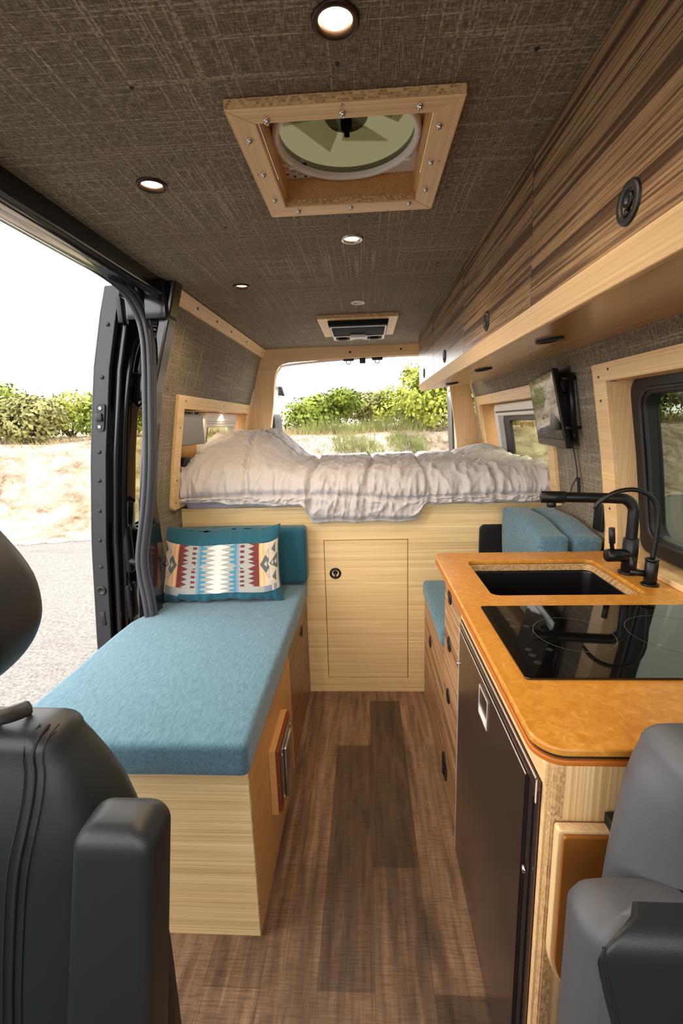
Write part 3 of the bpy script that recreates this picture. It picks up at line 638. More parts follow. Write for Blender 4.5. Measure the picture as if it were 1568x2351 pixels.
# ---- bed platform
BY = 2.27
bed = thing('bed_platform', 'pale bamboo bed platform front spanning the van with a dipped top edge and a hatch', 'bed', (0, BY, 0))
notch = [(.912, 0), (.912, 1.038), (.315, 1.040)]+[(.298-.0, 1.036), (.283, 1.022), (.270, .995), (.258, .976), (.240, .967)]+[(-.270, .967), (-.288, .976), (-.300, .995), (-.313, 1.022), (-.328, 1.034), (-.345, 1.037), (-.962, 1.036), (-.965, 0)]
m = MB(); m.plate(notch, [rrect(-.2262, .2105, .0795, .8605, .002)[::-1]], .018, lambda u, v, w: (u, BY+.009+w, v), bevel=.0015); m.obj('front_panel', BAM_X, bed)
m = MB(); m.box(-.222, .206, BY+.0005, BY+.018, .084, .856, .0012, 1); hatch = m.obj('door', BAM_X, bed)
latch(hatch, (-.169, BY+.0005, .680), (0, -1, 0), .0285)
m = MB(); m.box(-.24, .225, BY+.019, BY+.03, .06, .88); m.obj('backing', VOID, bed)
m = MB(); m.box(-.94, .90, BY+.03, 3.50, .90, .955); m.box(-.94, .90, 3.48, 3.50, 0, .9); m.box(-.94, -.92, BY+.03, 3.48, 0, .9); m.box(.88, .90, BY+.03, 3.48, 0, .9); m.obj('platform', BAM_X, bed)
m = MB(); m.box(-.945, .895, BY+.022, 3.49, .957, 1.115, .03, 4); o = m.obj('mattress', LAV); tag(o, 'lavender white mattress peeking out under the grey comforter', 'mattress')

# ---- comforter: quilted, draped over the front, heaped over pillows on the left
def sst(a, b, x): t = max(0, min(1, (x-a)/(b-a))); return t*t*(3-2*t)
def ridge(x, y, sc, seed=0): return 1-abs(noise.noise(Vector((x*sc, y*sc, seed))))*2
def zbot(x):
    if -.262 < x < .232: base = .962
    elif x <= -.262: base = .962+(1.043-.962)*sst(-.262, -.33, x)
    else: base = .962+(1.046-.962)*sst(.232, .30, x)
    return base+.022*sst(-.58, -.93, x)+.004*math.sin(x*31)
def lump(x, y):
    a = sst(-.34, -.62, x)*(1-.55*sst(-.86, -.99, x))
    f = sst(2.16, 2.75, y)
    r = .192*a*f*(1-.22*math.exp(-((y-2.83)/.055)**2)*sst(-.5, -.62, x))
    r *= 1-.25*sst(3.15, 3.45, y)
    r += .055*math.exp(-((x-.80)/.14)**2-((y-3.25)/.22)**2)
    return r
def comf(x, s):      # s: distance from the rear edge along the cloth
    flat = 1.10; R = .10
    if s < flat: y = 3.44-s; z = 1.195; ny, nz = 0, 1; ph = 0
    else:
        a = (s-flat)/(R*1.5708)
        if a < 1: ph = a; y = 3.44-flat-R*math.sin(a*1.5708); z = 1.195-R+R*math.cos(a*1.5708); ny, nz = -math.sin(a*1.5708), math.cos(a*1.5708)
        else: ph = 1; d = s-flat-R*1.5708; tot = .145; k = d/tot; y = 2.24-.004+.008*k; z = 1.095-(1.095-zbot(x))*k; ny, nz = -1, 0
    h = lump(x, y)*(1-.5*ph)
    if ph > 0: h = lump(x, 2.24+.1*(1-ph))
    z += h; y += .0
    # quilting seams
    sx = [-.62, -.30, .02, .33, .62]; wv = .010*noise.noise(Vector((x*3, s*3, 1)))
    q = 1.0
    for c in sx: q *= 1-.8*math.exp(-((x-c-.03*math.sin(s*3+c*5)+wv)/.016)**2)
    for c in (.30, .62, .93, 1.262): q *= 1-.9*math.exp(-((s-c-.012*math.sin(x*4)+wv)/.012)**2)
    puff = .030*q
    wr = 0
    pw = lambda t: max(0, t)**2.2
    far = sst(.05, .45, s)
    wr += .010*far*(pw(ridge(x+.05*math.sin(s*7), s*.45+x*.5, 7.5, 2))-.3)
    wr += .009*far*(pw(ridge(x*.6+s*.8, s*.5-x*.7, 12, 33))-.3)
    wr += .007*(.3+.7*far)*(pw(ridge(x*1.0+s*.5, s*.5-x*.3, 19, 5))-.3)*(1-.6*sst(-.5, -.7, x)*(1-ph))
    if ph > 0: wr += .007*ph*(ridge(x+.08*s, s*.16, 17, 9)-.55)+.009*ph*(pw(ridge(x+.12*s, s*.18, 21, 19))-.3)+.0045*ph*(ridge(x, s*.2, 36, 12)-.5)
    else: wr += .011*(.4+.6*far)*(pw(ridge(s*1.3+x*.3, x*.4, 11, 8))-.3)*sst(-.55, -.2, x)+.005*(pw(ridge(s*1.2-x*.4, x*.5+s*.2, 24, 28))-.3)
    for c in (1.262,): wr += .012*math.exp(-((s-c)/.055)**2)*(pw(ridge(x, s*.25, 26, 4))-.3)
    for c in sx: wr += .008*math.exp(-((x-c)/.05)**2)*(pw(ridge(s, x*.3, 22, 6))-.3)
    edge = sst(1.395, 1.36, s); d_ = (puff+wr)*(.35+.65*edge)
    return Vector((x+.004*noise.noise(Vector((x*6, s*6, 20))), y+ny*d_, z+nz*d_))
m = MB(); NX, NS = 420, 230; V = []
SM = 1.10+.157+.145
for i in range(NX+1):
    x = -.968+1.872*i/NX; V.append([m.b.verts.new(comf(x, SM*j/NS)) for j in range(NS+1)])
for i in range(NX):
    for j in range(NS): f = m.b.faces.new([V[i][j], V[i][j+1], V[i+1][j+1], V[i+1][j]]); f.smooth = True
# hem turned under, and side/rear skirts
for row, off in (([V[i][NS] for i in range(NX+1)], (0, .02, .004)), ([V[i][0] for i in range(NX+1)], (0, .02, -.08)), (V[0], (.01, 0, -.07)), (V[NX], (-.003, 0, -.07))):
    prev = None
    for v in row:
        n_ = m.b.verts.new(v.co+Vector(off))
        if prev: f = m.b.faces.new([prev[0], v, n_, prev[1]]); f.smooth = True
        prev = (v, n_)
o = m.obj('comforter', DUV); tag(o, 'crumpled light grey quilted comforter heaped up on the left side of the bed', 'comforter')

# ---- left bench
ben = thing('bench_box', 'pale bamboo bench box under the long blue seat cushion', 'bench', (-.66, 1.6, 0))
m = MB(); m.box(-1.0, -.329, 1.043, 1.060, .0, .552, .0008, 1); m.obj('front_panel', BAM_X, ben)
m = MB(); m.box(-.3285, -.3265, 1.0435, 1.0595, 0, .552); m.obj('plywood_edge', EDGE_Z, ben)
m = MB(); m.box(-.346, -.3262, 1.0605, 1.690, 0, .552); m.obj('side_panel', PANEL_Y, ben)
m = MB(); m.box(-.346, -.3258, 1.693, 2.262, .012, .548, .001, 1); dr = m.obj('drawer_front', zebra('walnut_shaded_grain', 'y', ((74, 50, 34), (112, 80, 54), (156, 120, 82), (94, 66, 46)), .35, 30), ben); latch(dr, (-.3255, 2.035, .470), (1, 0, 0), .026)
m = MB(); m.box(-.985, -.35, 1.062, 2.262, .535, .551); m.box(-.985, -.35, 2.245, 2.262, 0, .535); m.obj('top_board', BAM_Y, ben)
def cushion(m, x0, x1, y0, y1, z0, z1, r=.022, pill=.006, seed=0, nx=30, ny=40, fn=None, corner=.02):
    t = bmesh.new(); bmesh.ops.create_cube(t, size=1)
    for v in t.verts: v.co = Vector(((x0+x1)/2+v.co.x*(x1-x0), (y0+y1)/2+v.co.y*(y1-y0), (z0+z1)/2+v.co.z*(z1-z0)))
    bmesh.ops.bevel(t, geom=list(t.edges), offset=r, segments=4, profile=.6, affect='EDGES')
    bmesh.ops.subdivide_edges(t, edges=[e for e in t.edges if e.calc_length() > (x1-x0)*.3 or e.calc_length() > (y1-y0)*.3 or e.calc_length() > .3*(z1-z0)], cuts=9, use_grid_fill=True)
    cx_, cy_, cz_ = (x0+x1)/2, (y0+y1)/2, (z0+z1)/2
    for v in t.verts:
        u = (v.co.x-cx_)/(x1-x0)*2; w = (v.co.y-cy_)/(y1-y0)*2; q = (v.co.z-cz_)/(z1-z0)*2
        n_ = noise.noise(Vector((v.co.x*7, v.co.y*7, v.co.z*7+seed)))*.0035
        v.co.z += (pill*(1-u*u)*(1-w*w) if q > 0 else 0)+n_*(.5 if q > 0 else 0); v.co.x += (n_+pill*.5*(1-q*q)*(1-w*w))*(1 if u > .9 else -1 if u < -.9 else 0); v.co.y += (n_+pill*.5*(1-q*q)*(1-u*u))*(1 if w > .9 else -1 if w < -.9 else 0)
    m.merge(t, 0, True, fn); return m
m = MB(); fnc = lambda c: (c.x if c.x > -.7 else c.x+(.052*sst(1.72, 1.90, c.y))*(-.7-c.x)/.31, c.y, c.z)
cushion(m, -1.012, -.318, 1.008, 2.262, .556, .652, .020, .004, 3, fn=fnc)
cu = m.obj('seat_cushion', TEAL); tag(cu, 'long light blue bench cushion lying on the bamboo bench box', 'cushion')
m = MB(); cushion(m, -.960, -.306, 2.165, 2.263, .660, .948, .026, .006, 9); o = m.obj('back_cushion', TEALD); tag(o, 'upright teal back cushion leaning on the bed front behind the patterned pillow', 'cushion')

# ---- lumbar pillow with woven geometric pattern
PC = [plain('pillow_cream', (194, 182, 166), .95), plain('pillow_light_grey', (152, 153, 149), .95), plain('pillow_blue', (64, 128, 152), .95), plain('pillow_slate', (122, 136, 152), .95),
      plain('pillow_dark_red', (104, 48, 44), .95), plain('pillow_peach', (212, 158, 116), .95), plain('pillow_charcoal_green', (86, 96, 98), .95), plain('pillow_white', (204, 202, 197), .95), plain('pillow_warm_tan', (224, 182, 142), .95)]
def tri(v, n, ph=0): q = (v*n+ph) % 1; return 1-abs(2*q-1)
def intri(p, a, b, c):
    d = lambda p, q, r: (p[0]-r[0])*(q[1]-r[1])-(q[0]-r[0])*(p[1]-r[1])
    k = (d(p, a, b), d(p, b, c), d(p, c, a)); return not (min(k) < 0 and max(k) > 0)
MOT = [((-.62, .57), (.12, .88), (.12, .26)), ((.14, .57), (.86, .74), (.86, .40)), ((.36, .86), (.70, .97), (.70, .75)), ((.36, .28), (.70, .17), (.70, .39))]
HOL = [((-.12, .76), (.10, .86), (.10, .68)), ((-.12, .38), (.10, .28), (.10, .46)), ((-.28, .57), (-.06, .64), (-.06, .50)), ((.00, .57), (.12, .62), (.12, .52)), ((.30, .57), (.50, .63), (.50, .51)), ((.58, .57), (.78, .63), (.78, .51))]
def patt(u, v):
    a = abs(u); n = 10
    if a > .66 and v > .14:
        e = (a-.80)/.20
        if any(intri((e, v), *t) for t in HOL): return 0
        if any(intri((e, v), *t) for t in MOT): return 6
    dm = abs(v-.57)
    if v < .13 and .34 < a < .80: return 1 if a < .42 else 3 if a > .74 else 1
    if a < .035: return 7
    if a < .19:
        lim = .035+.15*tri(v, n); return 7 if a < lim else 1
    if a < .30:
        if dm < .07 and a < .30 and (a-.19) < .11*(1-dm/.07): return 1
        return 2 if (a-.19) > .10*(1-tri(v, n))*.9 else (1 if tri(v, n, .5) > .45 else 2)
    if a < .36: return 3 if (a-.30)/.06 < .5+.5*tri(v, n) else 1
    if a < .62:
        c = .455
        if dm < .07: return 1 if abs(a-c) < .13*(1-dm/.07)+.02 else 4
        side = (a-c)/.13
        if side > 0: return 1 if side < .25+.75*tri(v, n) else 4
        k = -side; return 1 if (k < .2 or tri(v, n, .5) > .5 or k > .95) else 4
    if a < .66: return 4
    if a < .75: return 5 if int((a-.66)/.03) % 2 == 0 else 8
    if a < .80: return 8 if v > .13 else 1
    e = (a-.80)/.20
    if v < .13: return 3 if e < .3 or .45 < e < .7 else 0
    return 0
pil_c = Vector((-.690, 2.035, .819))
def pil_fn(u, w, t):       # u,w in -1..1, t=+1 front / -1 back
    W2 = .292+.012*(w*-1); H2 = .172
    pinch = 1-.055*(1-abs(w)**3)*(abs(u)**6)
    pinv = 1-.10*(1-abs(u)**4)*(abs(w)**6)
    th = .070*((1-u**4)*(1-w**4))**.55
    th += .006*noise.noise(Vector((u*3, w*3, 4+t)))*(1-u**8)*(1-w**8)
    if w < -.60 or w > .72: th += .016*noise.noise(Vector((u*9, w*1.3, 14)))*(1-u**8)
    x = u*W2*pinch; h = w*H2*pinv; y = -t*th
    if w > .5 and u > .6: h += .018*(u-.6)/.4*(w-.5)/.5
    if w < -.5 and u < -.6: h -= .012
    h += .006*math.sin(u*5)*abs(w)
    a = .36; return pil_c+Vector((x, y*math.cos(a)+h*math.sin(a), h*math.cos(a)-y*-math.sin(a)*1.0))
prt = thing('lumbar_pillow', 'oblong pillow with a woven geometric band of blue, red and peach and teal borders', 'pillow', (-.69, 2.04, .655))
NU, NV = 360, 230
for nm, lo, hi in (('patterned_band', -.58, .70),):
    m = MB(); V = []
    for i in range(NU+1):
        u = -.985+1.97*i/NU; V.append([m.b.verts.new(pil_fn(u, lo+(hi-lo)*j/NV, 1)) for j in range(NV+1)])
    for i in range(NU):
        for j in range(NV):
            f = m.b.faces.new([V[i][j], V[i+1][j], V[i+1][j+1], V[i][j+1]]); f.smooth = True; f.material_index = patt(-.985+1.97*(i+.5)/NU, (j+.5)/NV)
    m.obj(nm, PC, prt, recalc=False)
m = MB()
for t_, lo, hi in ((1, -1, -.58), (1, .70, 1), (-1, -1, 1)):
    A, B = 90, 40; V = []
    for i in range(A+1):
        V.append([m.b.verts.new(pil_fn(-1+2*i/A, lo+(hi-lo)*j/B, t_)) for j in range(B+1)])
    for i in range(A):
        for j in range(B): f = m.b.faces.new([V[i][j], V[i+1][j], V[i+1][j+1], V[i][j+1]][::t_]); f.smooth = True
for sgn in (-1, 1):      # side gussets beside the band
    B = 60; V = []
    for k in (.985, 1.0): V.append([m.b.verts.new(pil_fn(sgn*k, -.58+1.28*j/B, 1)) for j in range(B+1)])
    for j in range(B): f = m.b.faces.new([V[0][j], V[1][j], V[1][j+1], V[0][j+1]]); f.smooth = True
m.obj('teal_border', TEALD, prt, recalc=False)

# ---- table mount on the bench side
tm = thing('table_mount', 'wood and metal table mounting bracket fixed low on the bench side panel', 'bracket', (-.325, 1.36, .27))
m = MB(); m.box(-.3258, -.304, 1.255, 1.475, .200, .435, .001, 1); m.obj('wood_block', PANEL_Y, tm)
m = MB(); m.box(-.3035, -.293, 1.262, 1.47, .205, .43, .001, 1); m.obj('backing_plate', DRED, tm)
m = MB(); m.box(-.2925, -.2890, 1.275, 1.462, .215, .42, .001, 1); m.box(-.289, -.279, 1.315, 1.42, .215, .40, .003); m.obj('metal_bracket', STEEL, tm)
for y in (1.29, 1.447):
    for z in (.24, .395):
        m = MB(); screw(m, (-.289, y, z), (1, 0, 0), .006, .003); m.obj('screw', CHROME, tm)

# ================================================================ KITCHEN
kit = thing('kitchen_cabinet', 'tall kitchen cabinet with walnut drawer fronts below the amber countertop', 'cabinet', (.6, 1.15, 0))
m = MB(); m.box(.296, .905, .655, .673, 0, .917, .0008, 1); m.obj('end_panel', BAM_Z, kit)
for q in ((.2935, .2955, .6555, .6725, 0, .917), (.2965, .312, .6535, .6548, 0, .917)):
    m = MB(); m.box(*q); m.obj('plywood_edge', EDGE_Z, kit)
m = MB(); m.box(.2862, .315, .674, 1.342, .848, .9185, .001, 1); m.box(.2900, .315, .674, .6875, 0, .847); m.box(.2955, .315, 1.3315, 1.342, 0, .847); m.obj('face_frame', TRIM_Y, kit)
m = MB(); m.box(.316, .905, 1.345, 1.677, 0, .70); m.box(.316, .33, 1.345, 1.677, .70, .917); m.box(.316, .905, 1.66, 1.677, .70, .917); m.box(.89, .905, .674, 1.66, .0, .917); m.obj('carcass', BAM_Y, kit)
for z0, z1, hz in ((.738, .915, .825), (.545, .735, .641), (.240, .542, .430), (.008, .237, None)):
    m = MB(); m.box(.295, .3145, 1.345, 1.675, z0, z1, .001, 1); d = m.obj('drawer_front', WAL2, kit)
    if hz: latch(d, (.2945, 1.568, hz), (-1, 0, 0), .0265)
    else: latch(d, (.2945, 1.62, .085), (-1, 0, 0), .050, 'round_vent')
# storage seat beside the kitchen
sb = thing('storage_seat', 'walnut fronted storage seat between the kitchen cabinet and the bed', 'bench', (.6, 1.97, 0))
m = MB(); m.box(.295, .312, 1.681, 2.263, .0, .560, .001, 1); fp = m.obj('front_panel', WAL2, sb); latch(fp, (.2945, 2.045, .408), (-1, 0, 0), .0265)
m = MB(); m.box(.313, .905, 1.681, 2.263, .0, .555); m.obj('box', BAM_Y, sb)
m = MB(); cushion(m, .283, .905, 1.683, 2.262, .563, .645, .024, .004, 21); o = m.obj('seat_cushion', TEAL); tag(o, 'small blue seat cushion half hidden behind the kitchen cabinet', 'cushion')
m = MB(); m.plate(rrect(.565, .90, .652, .930, .022), [], .016, lambda u, v, w: (u, 2.249+w, v), bevel=.004); lp_ = m.obj('rear_speaker_panel', BLK); tag(lp_, 'black framed panel against the bed front behind the blue folded cushions', 'panel')
m = MB(); m.plate(rrect(.590, .90, .675, .910, .015), [], .004, lambda u, v, w: (u, 2.238+w, v), bevel=.001); m.obj('inset', VOID, lp_)
m = MB(); screw(m, (.582, 2.24, .912), (0, -1, 0), .005, .003); m.obj('screw', BLKM, lp_)
# two back cushions standing on edge behind the counter
def lean(c): return (c.x+.0*c.z, c.y, c.z)
m = MB(); cushion(m, .648, .762, 1.700, 2.185, .652, 1.036, .020, .008, 31, fn=lambda c: (c.x+.02*sst(.9, .6, c.z), c.y, c.z-.03*sst(1.95, 1.7, c.y)*(c.z-.65)/.38)); o = m.obj('back_cushion', TEAL); tag(o, 'blue block cushion standing on edge behind the counter, nearer the aisle', 'cushion', 'upright cushions behind the counter')
m = MB(); cushion(m, .779, .888, 1.705, 2.190, .652, 1.030, .022, .008, 37, fn=lambda c: (c.x, c.y, c.z-.03*sst(1.95, 1.7, c.y)*(c.z-.65)/.38)); o = m.obj('back_cushion', TEAL); tag(o, 'blue block cushion standing on edge behind the counter, nearer the wall', 'cushion', 'upright cushions behind the counter')

# countertop: amber / black / amber layers with sink cut-out
m = MB()
co = rrect(.259, .895, .634, 1.700, (.045, .001, .001, .03), 8); hole = rrect(.355, .795, 1.262, 1.600, (.03, .03, .03, .03))[::-1]
m.plate(co, [hole], .014, lambda u, v, w: (u, v, .943+w), bevel=.0035, smooth=False)
ct = m.obj('countertop', AMB); tag(ct, 'amber composite countertop with rounded corners and a dark middle layer', 'countertop')
cin = rrect(.2625, .895, .6375, 1.697, (.042, .001, .001, .028), 8); m = MB(); m.plate(cin, [hole], .007, lambda u, v, w: (u, v, .9325+w)); m.obj('dark_layer', BLK, ct)
m = MB(); m.plate(co, [hole], .010, lambda u, v, w: (u, v, .924+w), bevel=.0025); m.obj('lower_layer', AMBD, ct)
m = MB(); m.plate(rrect(.3555, .7945, 1.2625, 1.5995, .0295), [rrect(.368, .785, 1.272, 1.589, .026)[::-1]], .021, lambda u, v, w: (u, v, .9245+w)); m.obj('cutout_lining', EDGE_X, ct)
# sink
m = MB(); R_ = lambda i, z: [(x, y, z) for x, y in rrect(.364+i, .790-i, 1.268+i, 1.594-i, .03, 6)]
m.loft([R_(-.004, .9125), R_(0, .9125), R_(.0015, .905), R_(.006, .80), R_(.012, .742), R_(.02, .732), R_(.035, .728)], 0, True, True, False)
m.b.faces.new([m.b.verts.new(p) for p in R_(.035, .728)])
sk = m.obj('sink', NM('black_composite_sink', .28, srgb(17, 17, 18), .2, .6).m); tag(sk, 'rectangular black sink set below the amber countertop', 'sink')
m = MB(); m.lathe((.58, 1.50, .7285), (0, 0, 1), [(.045, 0), (.045, .003), (.036, .004), (.030, .001), (0, .001)], 28); m.obj('drain', BLKM, sk)
# cooktop
ck = thing('induction_cooktop', 'black glass two zone induction cooktop set flush in the countertop', 'cooktop', (.56, 1.02, .951))
m = MB(); m.plate(rrect(.303, .832, .823, 1.176, .006), [], .004, lambda u, v, w: (u, v, .9525+w), bevel=.001); m.obj('glass', CERAN, ck)
MARK = plain('printed_marking', (92, 92, 92), .4)
def ring(m, cx_, cy_, r, w, z, a0=0, a1=360, n=48):
    for k in range(n):
        a = math.radians(a0+(a1-a0)*k/n); b = math.radians(a0+(a1-a0)*(k+1)/n)
        m.b.faces.new([m.b.verts.new((cx_+q*math.cos(t), cy_+q*math.sin(t), z)) for q, t in ((r, a), (r, b), (r-w, b), (r-w, a))])
for cx_, cy_, r in ((.475, 1.01, .088), (.70, 1.01, .098)):
    m = MB(); ring(m, cx_, cy_, r, .0011, .9548); m.obj('zone_ring', MARK, ck)
for k, (x, y) in enumerate(((.345, 1.085), (.343, 1.045), (.34, .93), (.34, .905), (.34, .875), (.375, 1.045), (.385, .93))):
    m = MB()
    ring(m, x+.006, y+.005, .0065, .0008, .9548, n=20)
    for a, b, c, d in ((.002, .010, .0045, .0052), (.0057, .0064, .001, .009)):
        m.b.faces.new([m.b.verts.new(p) for p in ((x+a, y+c, .9548), (x+b, y+c, .9548), (x+b, y+d, .9548), (x+a, y+d, .9548))])
    m.obj('touch_symbol', MARK, ck)
# fridge
fr = thing('drawer_fridge', 'dark bronze fronted fridge built into the kitchen cabinet under the cooktop', 'fridge', (.4, 1.0, .0))
m = MB(); m.box(.290, .350, .692, 1.325, .012, .845); m.obj('body', BLK, fr)
m = MB(); m.box(.2810, .2895, .688, 1.330, .821, .846, .001, 1); m.box(.2845, .2895, .688, .730, .010, .820, .001, 1); m.obj('frame', FRG, fr)
m = MB(); m.box(.2790, .2885, .733, 1.322, .020, .817, .001, 1); dr = m.obj('door', FRG, fr)
m = MB()
m.box(.2798, .2812, .687, 1.331, .8435, .8475); m.box(.2780, .2792, .733, 1.331, .8165, .8195); m.box(.2798, .2812, .6865, .690, .80, .8475); m.box(.2780, .2790, 1.318, 1.323, .02, .817); m.obj('polished_edging', EDGM, fr)
m = MB(); m.box(.2775, .2790, .731, .735, .02, .817); m.box(.281, .2845, .702, .706, .02, .80); m.obj('door_edge', BLK, fr)
m = MB(); m.plate(rrect(.986, 1.066, .714, .792, .003), [rrect(.990, 1.062, .740, .788, .003)[::-1]], .0015, lambda u, v, w: (.2775+w, u, v)); hd_ = m.obj('handle', EDGM, dr)
m = MB(); m.box(.2765, .2775, .995, 1.057, .718, .736); m.obj('pull_tab', WHP, hd_)
m = MB(); m.lathe((.2785, .716, .63), (-1, 0, 0), [(.007, 0), (.006, .003), (0, .004)], 14); m.obj('hinge_screw', CHROME, fr)
m = MB(); m.lathe((.2785, 1.327, .70), (-1, 0, 0), [(.004, 0), (.004, .004), (0, .005)], 12); m.obj('hinge_screw', CHROME, fr)
# drop-leaf table on the end panel
tb = thing('folding_table', 'folded amber side table with pale wooden edge hanging on the end panel', 'table', (.46, .635, .45))
ol = rrect(.298, .66, .45, .800, (.11, .02, .004, .004), 10)
m = MB(); m.plate(ol, [], .018, lambda u, v, w: (u, .640+w, v), bevel=.0015); m.obj('plywood_core', TRIM_Z, tb)
m = MB(); m.plate(rrect(.303, .66, .455, .796, (.108, .02, .004, .004), 10), [], .008, lambda u, v, w: (u, .6265+w, v), bevel=.0018); m.obj('amber_top', NM('amber_dark_face', .35, srgb(142, 84, 26)).m, tb)
m = MB(); m.box(.375, .44, .628, .650, .802, .822, .002); m.obj('latch_block', BLK, tb)
# faucet
fa = thing('kitchen_faucet', 'matte black kitchen faucet with long horizontal spout over the sink', 'faucet', (.836, 1.445, .95))
m = MB(); m.cyl((.836, 1.445, .9505), (0, 0, 1), .030, .008, 28, bev=.002); m.cyl((.836, 1.445, .956), (0, 0, 1), .0225, .110, 28, bev=.002); m.obj('body', BLKM, fa)
m = MB(); m.tube(smooth_tab([(.836, 1.445, 1.06), (.836, 1.445, 1.13), (.834, 1.447, 1.165), (.815, 1.452, 1.188), (.780, 1.458, 1.193), (.62, 1.487, 1.196)], 6), .0165, 16)
m.cyl((.640, 1.483, 1.1955), (-.984, .178, .0), .0195, .075, 20, bev=.002); m.obj('spout', BLKM, fa)
m = MB(); m.cyl((.600, 1.4905, 1.181), (0, 0, -1), .0145, .018, 20, bev=.002); m.obj('aerator', BLKM, fa)
m = MB(); m.cyl((.825, 1.440, 1.012), (-.985, -.10, .03), .0205, .068, 24, bev=.003); m.tube([(.775, 1.432, 1.025), (.768, 1.430, 1.06), (.764, 1.428, 1.098)], .0062, 10); hh = m.obj('handle', BLKM, fa)
m = MB(); m.tube([(.7705, 1.430, 1.055), (.764, 1.428, 1.104)], .0092, 12); m.obj('grip', BLK, hh)
ft = thing('filtered_water_tap', 'slim matte black water tap with curved neck in front of the big faucet', 'faucet', (.838, 1.335, .95))
m = MB(); m.cyl((.838, 1.335, .9505), (0, 0, 1), .024, .006, 24, bev=.0015); m.cyl((.838, 1.335, .9565), (0, 0, 1), .0175, .068, 24, bev=.002); m.cyl((.838, 1.335, 1.026), (0, 0, 1), .0185, .006, 24, bev=.001); m.obj('body', BLKM, ft)
m = MB(); m.tube(smooth_tab([(.838, 1.335, 1.03), (.842, 1.334, 1.10), (.842, 1.335, 1.16), (.832, 1.340, 1.20), (.808, 1.346, 1.226), (.775, 1.354, 1.236), (.735, 1.362, 1.229), (.700, 1.370, 1.206), (.680, 1.376, 1.178)], 5), [.0068]*36+[.0066, .0062, .0056, .005, .0046], 12); m.obj('neck', BLKM, ft)
m = MB(); m.tube([(.825, 1.338, .985), (.785, 1.350, .988)], .0095, 12); m.tube([(.790, 1.348, .985), (.789, 1.348, 1.035)], [.0078, .0072], 12); m.obj('lever', BLKM, ft)
# outlet
ot = thing('wall_outlet', 'black wall outlet beside the window trim above the block cushions', 'outlet', (.895, 1.79, 1.07))
X = -.025+hw(1.07); m = MB(); m.box(X-.007, X-.0005, 1.745, 1.815, 1.010, 1.128, .002); m.obj('plate', BLK, ot)
m = MB(); m.box(X-.0095, X-.007, 1.762, 1.798, 1.03, 1.108, .001, 1); m.obj('socket', BLKM, ot)

# ---- TV, its bracket and strap
tvs = [Vector(p) for p in ((.800, 1.870, 1.325), (.836, 1.885, 1.322), (.868, 2.27, 1.325), (.833, 2.26, 1.327), (.728, 1.880, 1.638), (.764, 1.895, 1.638), (.805, 2.27, 1.620), (.770, 2.26, 1.620))]
tv = thing('television', 'black flat television tilted out from the right wall by the bed', 'television', (.80, 2.18, 1.46))
P000, P100, P110, P010, P001, P101, P111, P011 = tvs
def tvp(a, b, c):     # a thickness (0 front), b along y, c height
    lo = (P000*(1-a)+P100*a)*(1-b)+(P010*(1-a)+P110*a)*b; hi = (P001*(1-a)+P101*a)*(1-b)+(P011*(1-a)+P111*a)*b; return lo*(1-c)+hi*c
m = MB(); m.hexa([tvp(0, 0, 0), tvp(.8, 0, 0), tvp(.8, 1, 0), tvp(0, 1, 0), tvp(0, 0, 1), tvp(.8, 0, 1), tvp(.8, 1, 1), tvp(0, 1, 1)], 0, .005); m.obj('housing', BLK, tv)
m = MB(); m.hexa([tvp(-.03, .04, .12), tvp(.02, .04, .12), tvp(.02, .96, .12), tvp(-.03, .96, .12), tvp(-.03, .04, .96), tvp(.02, .04, .96), tvp(.02, .96, .96), tvp(-.03, .96, .96)]); m.obj('screen', SCREEN, tv)
m = MB(); m.hexa([tvp(-.04, 0.01, .01), tvp(.02, .01, .01), tvp(.02, .99, .01), tvp(-.04, .99, .01), tvp(-.04, .01, .105), tvp(.02, .01, .105), tvp(.02, .99, .105), tvp(-.04, .99, .105)], 0, .0008, 1); m.obj('lower_bezel', NM('bezel_gloss', .12, srgb(60, 48, 46), 0, .6).m, tv)
m = MB(); m.hexa([tvp(.8, .08, .28), tvp(1.5, .12, .30), tvp(1.5, .8, .30), tvp(.8, .9, .28), tvp(.8, .08, .88), tvp(1.5, .12, .85), tvp(1.5, .8, .85), tvp(.8, .9, .88)], 0, .006); m.obj('rear_case', BLK, tv)
mt_ = thing('television_bracket', 'black folding wall bracket between the television and the window trim', 'bracket', (.84, 1.99, 1.5))
BX = lambda z: -.025+hw(z)
m = MB()
for z0, z1 in ((1.585, 1.645), (1.335, 1.385)): m.plate(rrect(1.90, 2.0, z0, z1, .008), [[(1.915+.008*math.cos(a*.785), (z0+z1)/2+.008*math.sin(a*.785)) for a in range(8)][::-1], [(1.985+.008*math.cos(a*.785), (z0+z1)/2+.008*math.sin(a*.785)) for a in range(8)][::-1]], .003, RW(.003), bevel=.0008)
m.hexa([(BX(1.38)-.002, 1.905, 1.38), (BX(1.38)-.006, 1.905, 1.38), (BX(1.38)-.006, 1.995, 1.38), (BX(1.38)-.002, 1.995, 1.38), (BX(1.60)-.002, 1.905, 1.60), (BX(1.60)-.006, 1.905, 1.60), (BX(1.60)-.006, 1.995, 1.60), (BX(1.60)-.002, 1.995, 1.60)]); m.obj('wall_plate', NM('bracket_paint', .35, srgb(60, 56, 52), .3).m, mt_)
m = MB(); m.box(.760, .835, 1.90, 1.99, 1.545, 1.60, .003); m.box(.775, .84, 1.90, 1.99, 1.40, 1.54, .003); m.box(.79, .856, 1.93, 2.12, 1.44, 1.50, .004); m.obj('arm', BLKM, mt_)
m = MB(); m.tube([(.822, 1.862, 1.385), (.794, 1.868, 1.615)], .0105, 14); m.tube([(.825, 1.862, 1.365), (.822, 1.862, 1.39)], .005, 10); m.obj('hinge_rod', BLKM, mt_)
